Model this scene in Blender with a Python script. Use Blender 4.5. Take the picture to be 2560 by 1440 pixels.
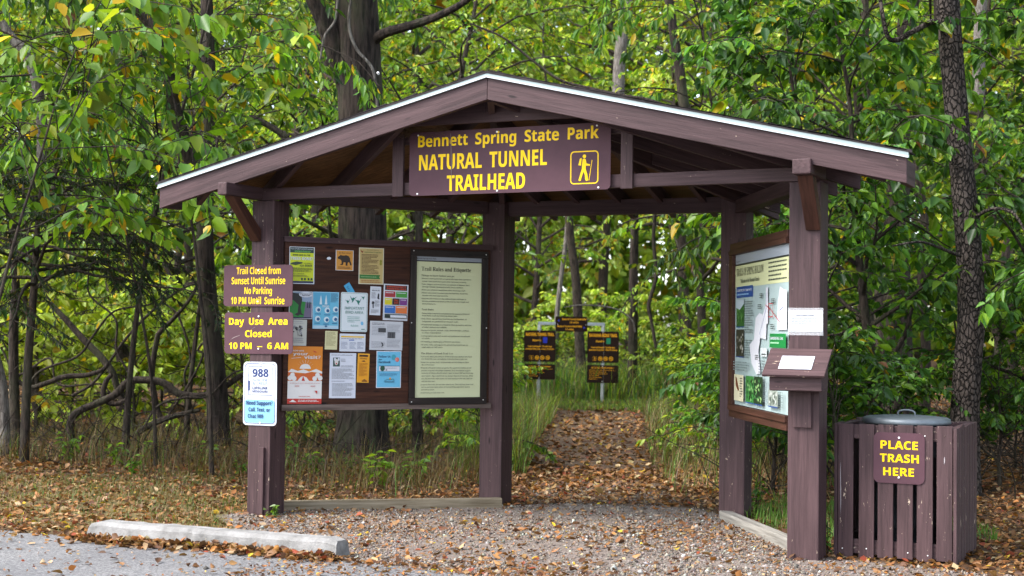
import bpy, bmesh, math, os
import numpy as np
from mathutils import Matrix, Vector

# ------------------------------------------------------------------ scene start
for o in list(bpy.data.objects):
    bpy.data.objects.remove(o)
SC = bpy.context.scene
COL = SC.collection
R = math.radians

# ---- camera
CW = Vector((-0.44000899, 0.89743262, 0.03172995))      # view direction
CR = Vector((0.89799061, 0.43982049, 0.01306935))       # right
CU = Vector((0.00222662, -0.03424383, 0.99941103))      # up
CC = Vector((6.13006, -8.53339, 1.31567))
cd = bpy.data.cameras.new("camera")
cam = bpy.data.objects.new("camera", cd)
COL.objects.link(cam)
cam.matrix_world = Matrix(((CR.x, CU.x, -CW.x, CC.x), (CR.y, CU.y, -CW.y, CC.y), (CR.z, CU.z, -CW.z, CC.z), (0, 0, 0, 1)))
cd.sensor_width = 36.0
cd.lens = 36.0 * 3593.3 / 2560.0
cd.clip_start = 0.1
cd.clip_end = 2000
cd.dof.use_dof = True
cd.dof.focus_distance = 9.6
cd.dof.aperture_fstop = 3.5
SC.camera = cam

# ---- sky, sun, exposure
SUN_EL, SUN_AZ = R(50), R(222)      # azimuth clockwise from +Y: hazy light from the open lot, behind and left of the camera
wd = bpy.data.worlds.new("World")
SC.world = wd
wd.use_nodes = True
nt = wd.node_tree
bg = nt.nodes["Background"]
sky = nt.nodes.new("ShaderNodeTexSky")
sky.sky_type = 'NISHITA'
sky.sun_disc = False
sky.sun_elevation = SUN_EL
sky.sun_rotation = SUN_AZ
sky.air_density = 1.0
sky.dust_density = 2.0
sky.ozone_density = 1.0
hs = nt.nodes.new("ShaderNodeHueSaturation")      # thin high cloud takes most of the blue out
hs.inputs['Saturation'].default_value = 0.6
nt.links.new(sky.outputs[0], hs.inputs['Color'])
nt.links.new(hs.outputs[0], bg.inputs[0])
bg.inputs[1].default_value = 0.15
sl = bpy.data.lights.new("sun", 'SUN')
sl.energy = 1.5
sl.angle = R(24)
sl.color = (1.0, 0.96, 0.91)
sun = bpy.data.objects.new("sun", sl)
COL.objects.link(sun)
sd = Vector((math.sin(SUN_AZ) * math.cos(SUN_EL), math.cos(SUN_AZ) * math.cos(SUN_EL), math.sin(SUN_EL)))
sun.rotation_euler = sd.to_track_quat('Z', 'Y').to_euler()
SC.view_settings.view_transform = 'Standard'
SC.view_settings.look = 'None'
SC.view_settings.gamma = 1.0
SC.view_settings.exposure = 2.2
SC.view_settings.use_curve_mapping = False
SC.cycles.max_bounces = 8
SC.cycles.diffuse_bounces = 2
SC.cycles.transmission_bounces = 4
SC.cycles.transparent_max_bounces = 6

# ------------------------------------------------------------------ helpers
def tag(o, label, cat, group=None):
    o['label'] = label
    o['category'] = cat
    if group:
        o['group'] = group
    return o

def thing(name, label, cat, loc=(0, 0, 0), rotz=0.0, group=None):
    o = bpy.data.objects.new(name, None)
    o.empty_display_size = 0.1
    COL.objects.link(o)
    o.location = loc
    o.rotation_euler = (0, 0, rotz)
    return tag(o, label, cat, group)

def link(name, me, parent=None, M=None):
    o = bpy.data.objects.new(name, me)
    COL.objects.link(o)
    if parent is not None:
        o.parent = parent
    if M is not None:
        o.matrix_local = M
    return o

def mesh_np(name, V, F, mat=None, col=None, smooth=False):
    """V (n,3), F (m,k) arrays -> mesh; col (n,3) goes to the 'tint' attribute"""
    V = np.asarray(V, np.float32)
    F = np.asarray(F, np.int32)
    me = bpy.data.meshes.new(name)
    k = F.shape[1]
    me.vertices.add(len(V))
    me.vertices.foreach_set('co', V.ravel())
    me.loops.add(F.size)
    me.loops.foreach_set('vertex_index', F.ravel())
    me.polygons.add(len(F))
    me.polygons.foreach_set('loop_start', np.arange(0, F.size, k, dtype=np.int32))
    try:
        me.polygons.foreach_set('loop_total', np.full(len(F), k, np.int32))
    except Exception:
        pass
    if smooth:
        me.polygons.foreach_set('use_smooth', np.ones(len(F), bool))
    me.update(calc_edges=True)
    if col is not None:
        a = me.color_attributes.new('tint', 'FLOAT_COLOR', 'POINT')
        c = np.ones((len(V), 4), np.float32)
        c[:, :3] = col
        a.data.foreach_set('color', c.ravel())
    if mat:
        me.materials.append(mat)
    return me

def bm_mesh(name, bm, mats, smooth=False):
    me = bpy.data.meshes.new(name)
    bm.normal_update()
    if smooth:
        for f in bm.faces:
            f.smooth = True
    bm.to_mesh(me)
    bm.free()
    for m in (mats if isinstance(mats, (list, tuple)) else [mats]):
        me.materials.append(m)
    return me

def solid(name, verts, faces, M, mat, parent, bevel=0.004):
    """verts in the parent's frame; the object's own frame M has local X along the grain"""
    Mi = M.inverted()
    bm = bmesh.new()
    vs = [bm.verts.new(Mi @ Vector(v)) for v in verts]
    for f in faces:
        bm.faces.new([vs[i] for i in f])
    bmesh.ops.recalc_face_normals(bm, faces=bm.faces)
    if bevel:
        bmesh.ops.bevel(bm, geom=list(bm.edges), offset=bevel, segments=2, profile=0.6, affect='EDGES')
    return link(name, bm_mesh(name, bm, mat), parent, M)

BOXF = [(0, 1, 2, 3), (4, 7, 6, 5), (0, 4, 5, 1), (1, 5, 6, 2), (2, 6, 7, 3), (3, 7, 4, 0)]

def axes(A, B):
    X = (Vector(B) - Vector(A)).normalized()
    up = Vector((0, 0, 1)) if abs(X.z) < 0.95 else Vector((0, 1, 0))
    Y = up.cross(X).normalized()
    Z = X.cross(Y)
    return X, Y, Z

def frameM(O, X, Y, Z):
    return Matrix(((X.x, Y.x, Z.x, O.x), (X.y, Y.y, Z.y, O.y), (X.z, Y.z, Z.z, O.z), (0, 0, 0, 1)))

def beam(name, A, B, t, d, mat, parent, bevel=0.004):
    """bar from A to B (centre line), t across, d deep"""
    A, B = Vector(A), Vector(B)
    X, Y, Z = axes(A, B)
    v = []
    for P in (A, B):
        for sy, sz in ((-1, -1), (1, -1), (1, 1), (-1, 1)):
            v.append(P + Y * (sy * t / 2) + Z * (sz * d / 2))
    return solid(name, v, BOXF, frameM(A, X, Y, Z), mat, parent, bevel)

def plumb(name, A, B, t, d, mat, parent, bevel=0.004):
    """sloping board with plumb-cut ends; A-B is its top line, t across, d straight down"""
    A, B = Vector(A), Vector(B)
    X, Y, Z = axes(A, B)
    v = []
    for P in (A, B):
        for sy, dz in ((-1, -d), (1, -d), (1, 0), (-1, 0)):
            v.append(P + Y * (sy * t / 2) + Vector((0, 0, dz)))
    return solid(name, v, BOXF, frameM(A, X, Y, Z), mat, parent, bevel)

def box(name, lo, hi, mat, parent, bevel=0.004, grain='x'):
    lo, hi = Vector(lo), Vector(hi)
    v = [Vector((x, y, z)) for z in (lo.z, hi.z) for x, y in ((lo.x, lo.y), (hi.x, lo.y), (hi.x, hi.y), (lo.x, hi.y))]
    c = (lo + hi) / 2
    if grain == 'z':
        M = frameM(c, Vector((0, 0, 1)), Vector((0, 1, 0)), Vector((-1, 0, 0)))
    elif grain == 'y':
        M = frameM(c, Vector((0, 1, 0)), Vector((-1, 0, 0)), Vector((0, 0, 1)))
    else:
        M = Matrix.Translation(c)
    return solid(name, v, BOXF, M, mat, parent, bevel)

def tube_arrays(pts, rad, n=6, off=0):
    pts = np.asarray(pts, float)
    rad = np.broadcast_to(np.asarray(rad, float), (len(pts),))
    T = np.gradient(pts, axis=0)
    T /= np.linalg.norm(T, axis=1)[:, None] + 1e-9
    ref = np.array([0.31, 0.95, 0.05]) if abs(T[len(T) // 2, 1]) < 0.8 else np.array([1.0, 0.1, 0.05])
    S = np.cross(T, ref)
    S /= np.linalg.norm(S, axis=1)[:, None] + 1e-9
    U = np.cross(T, S)
    a = np.arange(n) * 2 * np.pi / n
    V = pts[:, None, :] + rad[:, None, None] * (np.cos(a)[None, :, None] * S[:, None, :] + np.sin(a)[None, :, None] * U[:, None, :])
    m = len(pts)
    i = np.arange(m - 1)[:, None] * n
    j = np.arange(n)[None, :]
    k = (j + 1) % n
    F = np.stack([i + j, i + k, i + n + k, i + n + j], -1).reshape(-1, 4) + off
    return V.reshape(-1, 3), F

def smooth_path(P, per=6):
    """Catmull-Rom through P"""
    P = np.asarray(P, float)
    Q = np.vstack([2 * P[0] - P[1], P, 2 * P[-1] - P[-2]])
    out = []
    t = np.linspace(0, 1, per, endpoint=False)[:, None]
    for i in range(1, len(Q) - 2):
        a, b, c, d = Q[i - 1], Q[i], Q[i + 1], Q[i + 2]
        out.append(0.5 * (2 * b + (c - a) * t + (2 * a - 5 * b + 4 * c - d) * t ** 2 + (3 * b - a - 3 * c + d) * t ** 3))
    out.append(P[-1:])
    return np.vstack(out)

class Tubes:
    def __init__(s):
        s.V, s.F, s.n = [], [], 0
    def add(s, pts, rad, n=6):
        v, f = tube_arrays(pts, rad, n, s.n)
        s.V.append(v); s.F.append(f); s.n += len(v)
    def mesh(s, name, mat, smooth=True):
        return mesh_np(name, np.vstack(s.V), np.vstack(s.F), mat, smooth=smooth)

CCn, CRn = np.array(CC), np.array(CR)
FWn = np.array((CW.x, CW.y, 0.0))
RWn = np.array((CR.x, CR.y, 0.0))
def spot(X, t):
    """ground position at a bearing (X: pixels of the 2560-wide photograph) and distance t from the camera"""
    p = CCn[:2] + t * (np.array(CW)[:2] + (X - 1280) / 3593.3 * CRn[:2])
    return np.array((p[0], p[1], ground(p[0], p[1])))
def along(X, Y, t):
    return CCn + t * (np.array(CW) + (X - 1280) / 3593.3 * CRn - (Y - 720) / 3593.3 * np.array(CU))

def ground(x, y):
    x = np.asarray(x, float); y = np.asarray(y, float)
    z = 0.0175 * np.clip(y - 3.0, 0, 60)
    w = np.clip((y - 2.2) / 3.0, 0, 1)
    z = z + w * (0.035 * np.sin(x * 0.9 + 1.3) * np.cos(y * 0.7) + 0.02 * np.sin(2.3 * x + 0.4 * y))
    lw = np.clip((-0.3 - x) / 2.0, 0, 1) * np.clip((y + 1.2) / 1.5, 0, 1)
    z = z + 0.05 * lw
    return z

# ------------------------------------------------------------------ materials
def newmat(name):
    m = bpy.data.materials.new(name)
    m.use_nodes = True
    t = m.node_tree
    return m, t, t.nodes["Principled BSDF"]

def N(t, kind, **kw):
    n = t.nodes.new(kind)
    for k, v in kw.items():
        if hasattr(n, k):
            setattr(n, k, v)
        else:
            n.inputs[k].default_value = v
    return n

def ramp(t, fac, stops):
    r = t.nodes.new("ShaderNodeValToRGB")
    e = r.color_ramp.elements
    while len(e) < len(stops):
        e.new(0.5)
    for i, (p, c) in enumerate(stops):
        e[i].position = p
        e[i].color = (*c, 1) if len(c) == 3 else c
    t.links.new(fac, r.inputs[0])
    return r.outputs[0]

def mixc(t, fac, a, b, mode='MIX'):
    m = t.nodes.new("ShaderNodeMix")
    m.data_type = 'RGBA'
    m.blend_type = mode
    for sock, v in ((m.inputs[0], fac), (m.inputs[6], a), (m.inputs[7], b)):
        if isinstance(v, (int, float)):
            sock.default_value = v
        elif isinstance(v, tuple):
            sock.default_value = (*v, 1)
        else:
            t.links.new(v, sock)
    return m.outputs[2]

def coords(t, scale=(1, 1, 1), kind='Object'):
    c = t.nodes.new("ShaderNodeTexCoord")
    mp = t.nodes.new("ShaderNodeMapping")
    mp.inputs['Scale'].default_value = scale
    t.links.new(c.outputs[kind], mp.inputs[0])
    # shift each object so that repeats differ
    oi = t.nodes.new("ShaderNodeObjectInfo")
    mul = t.nodes.new("ShaderNodeMath"); mul.operation = 'MULTIPLY'; mul.inputs[1].default_value = 37.0
    t.links.new(oi.outputs['Random'], mul.inputs[0])
    cx = t.nodes.new("ShaderNodeCombineXYZ")
    for i in range(3):
        t.links.new(mul.outputs[0], cx.inputs[i])
    t.links.new(cx.outputs[0], mp.inputs['Location'])
    return mp.outputs[0]

def noise(t, vec, scale, detail=4, rough=0.6):
    n = t.nodes.new("ShaderNodeTexNoise")
    n.inputs['Scale'].default_value = scale
    n.inputs['Detail'].default_value = detail
    n.inputs['Roughness'].default_value = rough
    if vec is not None:
        t.links.new(vec, n.inputs['Vector'])
    return n.outputs[0]

def bump(t, bs, h, strength=0.3, dist=0.01):
    b = t.nodes.new("ShaderNodeBump")
    b.inputs['Strength'].default_value = strength
    b.inputs['Distance'].default_value = dist
    t.links.new(h, b.inputs['Height'])
    t.links.new(b.outputs[0], bs.inputs['Normal'])

def wood(name, c1, c2, rough=0.6, chips=0.0, bstr=0.35, chip_col=(0.42, 0.33, 0.25)):
    m, t, b = newmat(name)
    v = coords(t, (1.6, 34, 34))
    g = noise(t, v, 1.6, 6, 0.65)
    v2 = coords(t, (0.7, 5, 5))
    g2 = noise(t, v2, 1.2, 3, 0.5)
    mul = mixc(t, 1.0, mixc(t, ramp(t, g, [(0.33, (0, 0, 0)), (0.66, (1, 1, 1))]), tuple(q * 0.82 for q in c1), tuple(q * 1.12 for q in c2)), ramp(t, g2, [(0.3, (0.74, 0.73, 0.73)), (0.7, (1.14, 1.12, 1.11))]), 'MULTIPLY')
    kn = t.nodes.new("ShaderNodeTexVoronoi")      # knots
    kn.inputs['Scale'].default_value = 1.0
    t.links.new(coords(t, (2.6, 9, 9)), kn.inputs['Vector'])
    mul = mixc(t, ramp(t, kn.outputs['Distance'], [(0.05, (1, 1, 1)), (0.11, (0, 0, 0))]), mul, tuple(q * 0.35 for q in c1))
    if chips:
        v3 = coords(t, (10, 34, 34))
        s = noise(t, v3, 1.0, 5, 0.75)
        mul = mixc(t, ramp(t, s, [(1 - chips, (0, 0, 0)), (1 - chips + 0.02, (1, 1, 1))]), mul, chip_col)
    t.links.new(mul, b.inputs['Base Color'])
    b.inputs['Roughness'].default_value = rough
    b.inputs['Specular IOR Level'].default_value = 0.2
    bump(t, b, g, bstr, 0.006)
    return m

def flat(name, c, rough=0.5, spec=0.4, metal=0.0, var=0.0):
    m, t, b = newmat(name)
    if var:
        v = coords(t)
        n = noise(t, v, 9, 5, 0.65)
        t.links.new(mixc(t, 1.0, tuple(c), ramp(t, n, [(0.3, (1 - var,) * 3), (0.7, (1 + var * 0.5,) * 3)]), 'MULTIPLY'), b.inputs['Base Color'])
    else:
        b.inputs['Base Color'].default_value = (*c, 1)
    b.inputs['Roughness'].default_value = rough
    b.inputs['Specular IOR Level'].default_value = spec
    b.inputs['Metallic'].default_value = metal
    return m

_ink = {}
def ink(c, rough=0.45):
    """printed colour, given in 0-255 display values"""
    k = (tuple(c), rough)
    if k not in _ink:
        lin = [((x / 255.0 + 0.055) / 1.055) ** 2.4 if x > 10 else x / 255.0 / 12.92 for x in c]
        _ink[k] = flat("ink", [0.70 * q for q in lin], rough, 0.4)
    return _ink[k]

M_BROWN = wood("brown_painted_wood", (0.042, 0.0235, 0.025), (0.060, 0.035, 0.037), 0.6, 0.318, 0.45)
M_BROWN_WORN = wood("worn_brown_paint", (0.044, 0.025, 0.0265), (0.065, 0.038, 0.040), 0.62, 0.355, 0.45)
M_STAIN = wood("dark_stained_plywood", (0.020, 0.007, 0.004), (0.058, 0.021, 0.011), 0.65, 0.0, 0.25)
M_BARE = wood("bare_deck_wood", (0.075, 0.036, 0.014), (0.13, 0.068, 0.028), 0.7, 0.0, 0.3)
M_REDBROWN = wood("red_brown_stained_wood", (0.042, 0.017, 0.011), (0.060, 0.025, 0.017), 0.55, 0.0, 0.3)
M_TIMBER = wood("weathered_timber", (0.13, 0.10, 0.06), (0.23, 0.195, 0.14), 0.8, 0.0, 0.4)
M_GREYTIMBER = wood("grey_timber", (0.15, 0.14, 0.12), (0.25, 0.24, 0.215), 0.85, 0.0, 0.4)
M_GREYRAIL = wood("weathered_grey_rail", (0.085, 0.062, 0.052), (0.15, 0.115, 0.10), 0.75, 0.0, 0.4)
M_SIGN = flat("brown_sign_sheet", (0.070, 0.033, 0.042), 0.55, 0.15, 0, 0.12)
M_DARKSIGN = flat("dark_brown_sign_sheet", (0.015, 0.006, 0.003), 0.6, 0.15, 0, 0.1)
M_YEL = flat("yellow_reflective_lettering", (0.74, 0.48, 0.0), 0.5, 0.2)
M_ORANGE = flat("aged_yellow_lettering", (0.72, 0.34, 0.008), 0.5, 0.2)
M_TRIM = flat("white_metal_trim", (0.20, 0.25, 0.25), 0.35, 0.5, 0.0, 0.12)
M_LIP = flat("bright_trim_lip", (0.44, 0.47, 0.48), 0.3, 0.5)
M_SHINGLE = flat("asphalt_shingles", (0.030, 0.025, 0.026), 0.95, 0.2, 0, 0.6)
M_STEEL = flat("galvanised_steel", (0.42, 0.45, 0.48), 0.42, 0.5, 0.85, 0.25)
M_DULLSTEEL = flat("weathered_galvanised_lid", (0.13, 0.15, 0.165), 0.5, 0.4, 0.55, 0.25)
M_SCREW = flat("bright_screw_head", (0.75, 0.74, 0.72), 0.35, 0.5, 0.3)
M_BOLT = flat("rusty_bolt", (0.10, 0.07, 0.06), 0.5, 0.5, 0.6)
M_BIN = flat("blue_black_bin_metal", (0.020, 0.028, 0.035), 0.35, 0.5, 0.3, 0.2)
M_FRAME = wood("black_frame", (0.012, 0.009, 0.008), (0.026, 0.019, 0.017), 0.45, 0.0, 0.2)

def concrete():
    m, t, b = newmat("weathered_concrete")
    v = coords(t)
    a = noise(t, v, 7, 6, 0.7)
    f = noise(t, v, 90, 4, 0.7)
    c = ramp(t, a, [(0.32, (0.10, 0.097, 0.09)), (0.5, (0.185, 0.18, 0.172)), (0.72, (0.27, 0.265, 0.255))])
    c = mixc(t, ramp(t, f, [(0.28, (1, 1, 1)), (0.36, (0, 0, 0))]), c, (0.22, 0.20, 0.18))
    t.links.new(c, b.inputs['Base Color'])
    b.inputs['Roughness'].default_value = 0.9
    bump(t, b, f, 0.6, 0.01)
    return m
M_CONC = concrete()

def bark(name, kind):
    m, t, b = newmat(name)
    if kind == 'blocky':
        v = coords(t, (1, 1, 0.55))
        n = noise(t, v, 5, 3)
        wv = t.nodes.new("ShaderNodeVectorMath"); wv.operation = 'ADD'
        t.links.new(v, wv.inputs[0])
        nn = N(t, "ShaderNodeTexNoise", Scale=9.0)
        t.links.new(v, nn.inputs['Vector'])
        sc = t.nodes.new("ShaderNodeVectorMath"); sc.operation = 'SCALE'; sc.inputs['Scale'].default_value = 0.09
        t.links.new(nn.outputs['Color'], sc.inputs[0])
        t.links.new(sc.outputs[0], wv.inputs[1])
        vo = t.nodes.new("ShaderNodeTexVoronoi"); vo.feature = 'DISTANCE_TO_EDGE'; vo.inputs['Scale'].default_value = 30
        t.links.new(wv.outputs[0], vo.inputs['Vector'])
        h = ramp(t, vo.outputs[0], [(0.0, (0, 0, 0)), (0.16, (1, 1, 1))])
        c = mixc(t, h, (0.009, 0.007, 0.006), ramp(t, noise(t, v, 22, 4), [(0.3, (0.040, 0.031, 0.026)), (0.7, (0.095, 0.076, 0.066))]))
        bump(t, b, h, 0.9, 0.03)
    else:
        v = coords(t, (1, 1, 0.14) if kind == 'ridged' else (1, 1, 0.22))
        n1 = noise(t, v, 26 if kind == 'ridged' else 45, 6, 0.65)
        n2 = noise(t, coords(t, (1, 1, 0.6)), 4, 4)
        lo, hi = ((0.008, 0.006, 0.005), (0.052, 0.038, 0.031)) if kind == 'ridged' else ((0.012, 0.009, 0.007), (0.055, 0.041, 0.032))
        if kind == 'pale':
            lo, hi = (0.06, 0.05, 0.043), (0.20, 0.18, 0.16)
        h = ramp(t, n1, [(0.38, (0, 0, 0)), (0.62, (1, 1, 1))])
        c = mixc(t, h, lo, hi)
        c = mixc(t, ramp(t, n2, [(0.5, (0, 0, 0)), (0.75, (0.6, 0.6, 0.6))]), c, (0.06, 0.065, 0.035))
        bump(t, b, n1, 0.9, 0.03)
    t.links.new(c, b.inputs['Base Color'])
    b.inputs['Roughness'].default_value = 0.9
    b.inputs['Specular IOR Level'].default_value = 0.2
    return m
M_BARK = bark("ridged_bark", 'ridged')
M_BARK2 = bark("dark_bark", 'fine')
M_BARKB = bark("blocky_bark", 'blocky')
M_BARKP = bark("pale_grey_bark", 'pale')

def leafmat(name, transl=0.5, rough=0.42, spec=0.4, mult=(1, 1, 1)):
    m, t, b = newmat(name)
    a = t.nodes.new("ShaderNodeAttribute"); a.attribute_name = 'tint'
    oi = t.nodes.new("ShaderNodeObjectInfo")
    col = mixc(t, 1.0, a.outputs['Color'], ramp(t, oi.outputs['Random'], [(0.0, (0.82, 0.86, 0.8)), (0.5, (1, 1, 1)), (1.0, (1.22, 1.12, 1.05))]), 'MULTIPLY')
    col = mixc(t, 1.0, col, mult, 'MULTIPLY')
    t.links.new(col, b.inputs['Base Color'])
    b.inputs['Roughness'].default_value = rough
    b.inputs['Specular IOR Level'].default_value = spec
    if transl:
        tr = t.nodes.new("ShaderNodeBsdfTranslucent")
        t.links.new(mixc(t, 1.0, col, (1.35, 1.25, 0.6), 'MULTIPLY'), tr.inputs['Color'])
        mx = t.nodes.new("ShaderNodeMixShader"); mx.inputs[0].default_value = transl
        t.links.new(b.outputs[0], mx.inputs[1])
        t.links.new(tr.outputs[0], mx.inputs[2])
        t.links.new(mx.outputs[0], t.nodes["Material Output"].inputs['Surface'])
    return m
M_LEAF = leafmat("green_leaves")
M_LITTER = leafmat("dry_leaves", 0.15, 0.6, 0.25)
M_GRASS = leafmat("grass_blades", 0.35, 0.5, 0.3)
M_STONE = leafmat("gravel_stones", 0.0, 0.85, 0.25)

# ------------------------------------------------------------------ the shelter
S2 = 0.095
FL, FR, BL, BR = Vector((0, 0, 0)), Vector((3.929, 0, 0)), Vector((1.113, 1.453, 0)), Vector((2.993, 1.588, 0))
shelter = thing("trailhead_shelter", "open brown timber trail shelter with a low gabled roof over the gravel pad", "shelter")
for P, top, w in ((FL, 2.246, M_BROWN_WORN), (FR, 2.246, M_BROWN), (BL, 2.33, M_BROWN), (BR, 2.33, M_BROWN_WORN)):
    box("post", (P.x - S2, P.y - S2, -0.25), (P.x + S2, P.y + S2, top), w, shelter, 0.006, 'z')
box("cover_strip", (0.012, -0.118, 0.01), (0.056, -S2 - 0.001, 0.485), M_BROWN_WORN, shelter, 0.003, 'z')
box("front_beam", (-0.06, -0.105, 2.248), (3.99, -0.06, 2.332), M_BROWN, shelter)
box("upper_rail", (1.13, -0.098, 2.592), (2.82, -0.062, 2.662), M_BROWN, shelter)
for x0, x1 in ((1.088, 1.173), (2.76, 2.84)):
    box("strut", (x0, -0.128, 2.237), (x1, -0.107, 2.74), M_BROWN, shelter, 0.003, 'z')
def side_beam(A, B, z0, z1, ea, eb, t=0.09):
    d = (B - A).normalized()
    a, b = A + d * ea, B - d * eb
    beam("side_beam", (a.x, a.y, (z0 + z1) / 2), (b.x, b.y, (z0 + z1) / 2), t, z1 - z0, M_BROWN, shelter)
side_beam(FL, BL, 2.24, 2.335, 0.07, 0.12)
side_beam(BR, FR, 2.206, 2.30, 0.12, 0.07)
side_beam(BL, BR, 2.223, 2.335, 0.096, 0.096)
# outriggers that carry the barge boards, each on a diagonal brace
for cx, L, w, zc, bx, hw in ((-0.035, 0.53, 0.078, 2.292, -0.05, 0.075), (4.005, 0.47, 0.108, 2.293, 3.985, 0.088)):
    box("outrigger", (cx - w / 2, -L, zc - 0.044), (cx + w / 2, -0.1065, zc + 0.044), M_BROWN, shelter, 0.008, 'y')
    v = []
    for sx in (-hw / 2, hw / 2):
        v += [Vector((cx + sx, -L + 0.075, zc - 0.0455)), Vector((cx + sx, -L + 0.165, zc - 0.0455)), Vector((bx + sx, -S2 - 0.001, 2.035)), Vector((bx + sx, -S2 - 0.001, 1.955)), Vector((bx + sx, -S2 - 0.022, 1.952))]
    X = Vector((bx - cx, L - 0.1 - S2, 1.95 - zc)).normalized()
    Y = Vector((0, 0, 1)).cross(X).normalized()
    br = solid("brace", v, [(0, 1, 2, 3, 4), (9, 8, 7, 6, 5), (0, 5, 6, 1), (1, 6, 7, 2), (2, 7, 8, 3), (3, 8, 9, 4), (4, 9, 5, 0)], frameM(Vector((bx, -0.1, 1.95)), X, Y, X.cross(Y)), M_REDBROWN, shelter, 0.003)
    d = Vector((bx - cx, (L - 0.075) - S2 - 0.022, 1.952 - zc + 0.0455))
    nrm = Vector((0, -1, 0)).cross(d).cross(d).normalized()
    if nrm.y > 0: nrm = -nrm
    for k in (0.2, 0.78):
        c = Vector((cx, -L + 0.075, zc - 0.0455)) + d * k
        tb = Tubes(); tb.add([c - nrm * 0.01, c + nrm * 0.006], 0.011, 10)
        tb.add([c + nrm * 0.0055, c + nrm * 0.007], [0.011, 0.002], 10)
        b_ = tb.mesh("bolt", M_BOLT if k < 0.5 else M_SCREW)
        o = link("bolt", b_)
        o.parent = br
        o.matrix_parent_inverse = br.matrix_local.inverted()
# roof: three planes that fall from the front peak
BY, PX, ZE, ZP, BD = -0.434, 1.965, 2.320, 2.9446, 0.1395
EL, ER = Vector((PX - 2.624, BY, ZE)), Vector((PX + 2.624, BY, ZE))
EBL, EBR = Vector((0.98, 1.82, ZE)), Vector((3.21, 1.86, ZE))
AP = Vector((PX, BY, ZP))
for E in (EL, ER):
    plumb("barge_board", AP + Vector(((0.0015 if E is ER else -0.0015), 0.02, -0.002)), E + Vector((0, 0.02, -0.002)), 0.04, BD, M_BROWN, shelter, 0.003)
    tr = plumb("drip_edge", AP + Vector((0, 0.0, 0.036)), E + Vector(((0.012 if E is ER else -0.012), 0.0, 0.036)), 0.022, 0.037, M_TRIM, shelter, 0.002)
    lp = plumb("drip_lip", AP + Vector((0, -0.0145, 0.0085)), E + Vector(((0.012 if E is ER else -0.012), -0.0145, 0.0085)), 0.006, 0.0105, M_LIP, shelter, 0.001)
box("eave_return", (ER.x - 0.045, BY + 0.041, ZE - 0.138), (ER.x - 0.008, BY + 0.30, ZE - 0.004), M_BROWN, shelter, 0.003, 'y')
box("eave_return", (EL.x + 0.008, BY + 0.041, ZE - 0.138), (EL.x + 0.045, BY + 0.20, ZE - 0.004), M_BROWN, shelter, 0.003, 'y')
# gusset under the peak
v = [(1.22, -0.205, 2.700), (2.72, -0.205, 2.690), (2.72, -0.205, 2.745), (PX, -0.205, 2.905), (1.22, -0.205, 2.745)]
v = v + [(x, y + 0.03, z) for x, y, z in v]
solid("peak_gusset", v, [(0, 1, 2, 3, 4), (9, 8, 7, 6, 5), (0, 5, 6, 1), (1, 6, 7, 2), (2, 7, 8, 3), (3, 8, 9, 4), (4, 9, 5, 0)], Matrix.Translation(Vector((PX, -0.19, 2.7))), M_BROWN, shelter, 0.002)
def tri_slab(name, tris, z0, z1, mat, lumps=0):
    bm = bmesh.new()
    rng = np.random.default_rng(5)
    for T in tris:
        lo = [bm.verts.new(Vector(p) + Vector((0, 0, z0))) for p in T]
        hi = [bm.verts.new(Vector(p) + Vector((0, 0, z1))) for p in T]
        bm.faces.new(lo[::-1]); bm.faces.new(hi)
        for i in range(3):
            j = (i + 1) % 3
            bm.faces.new((lo[i], lo[j], hi[j], hi[i]))
    if lumps:      # separate shingle tabs along the rake
        for E in (EL, ER):
            d = E - AP
            k = 0.01
            while k < 0.97:
                w = rng.uniform(0.035, 0.06)
                a, b = AP + d * k, AP + d * min(1, k + w)
                h = rng.uniform(0.002, 0.010)
                vs = []
                for dy in (-0.014, 0.25):
                    vs += [bm.verts.new(a + Vector((0, dy, z1 - 0.003))), bm.verts.new(b + Vector((0, dy, z1 - 0.001))), bm.verts.new(b + Vector((0, dy, z1 + h * 0.5))), bm.verts.new(a + Vector((0, dy, z1 + h)))]
                for f in ((0, 1, 2, 3), (7, 6, 5, 4), (0, 4, 5, 1), (2, 6, 7, 3), (0, 3, 7, 4), (1, 5, 6, 2)):
                    bm.faces.new([vs[i] for i in f])
                k += w
    bmesh.ops.recalc_face_normals(bm, faces=bm.faces)
    return link(name, bm_mesh(name, bm, mat), shelter)
oy = Vector((0, 0.012, 0))
ov = Vector((0.03, -0.012, 0))
TR = [(EL + oy, EBL, AP + oy), (EBL, EBR, AP + oy), (EBR, ER + oy, AP + oy)]
tri_slab("roof_deck", TR, 0.0, 0.024, M_BARE)
big = [tuple(Vector((PX + (p.x - PX) * 1.012, p.y + (0.03 if p.y > 1 else -0.026), p.z)) for p in T) for T in TR]
tri_slab("shingles", big, 0.0255, 0.042, M_SHINGLE, 1)
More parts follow.
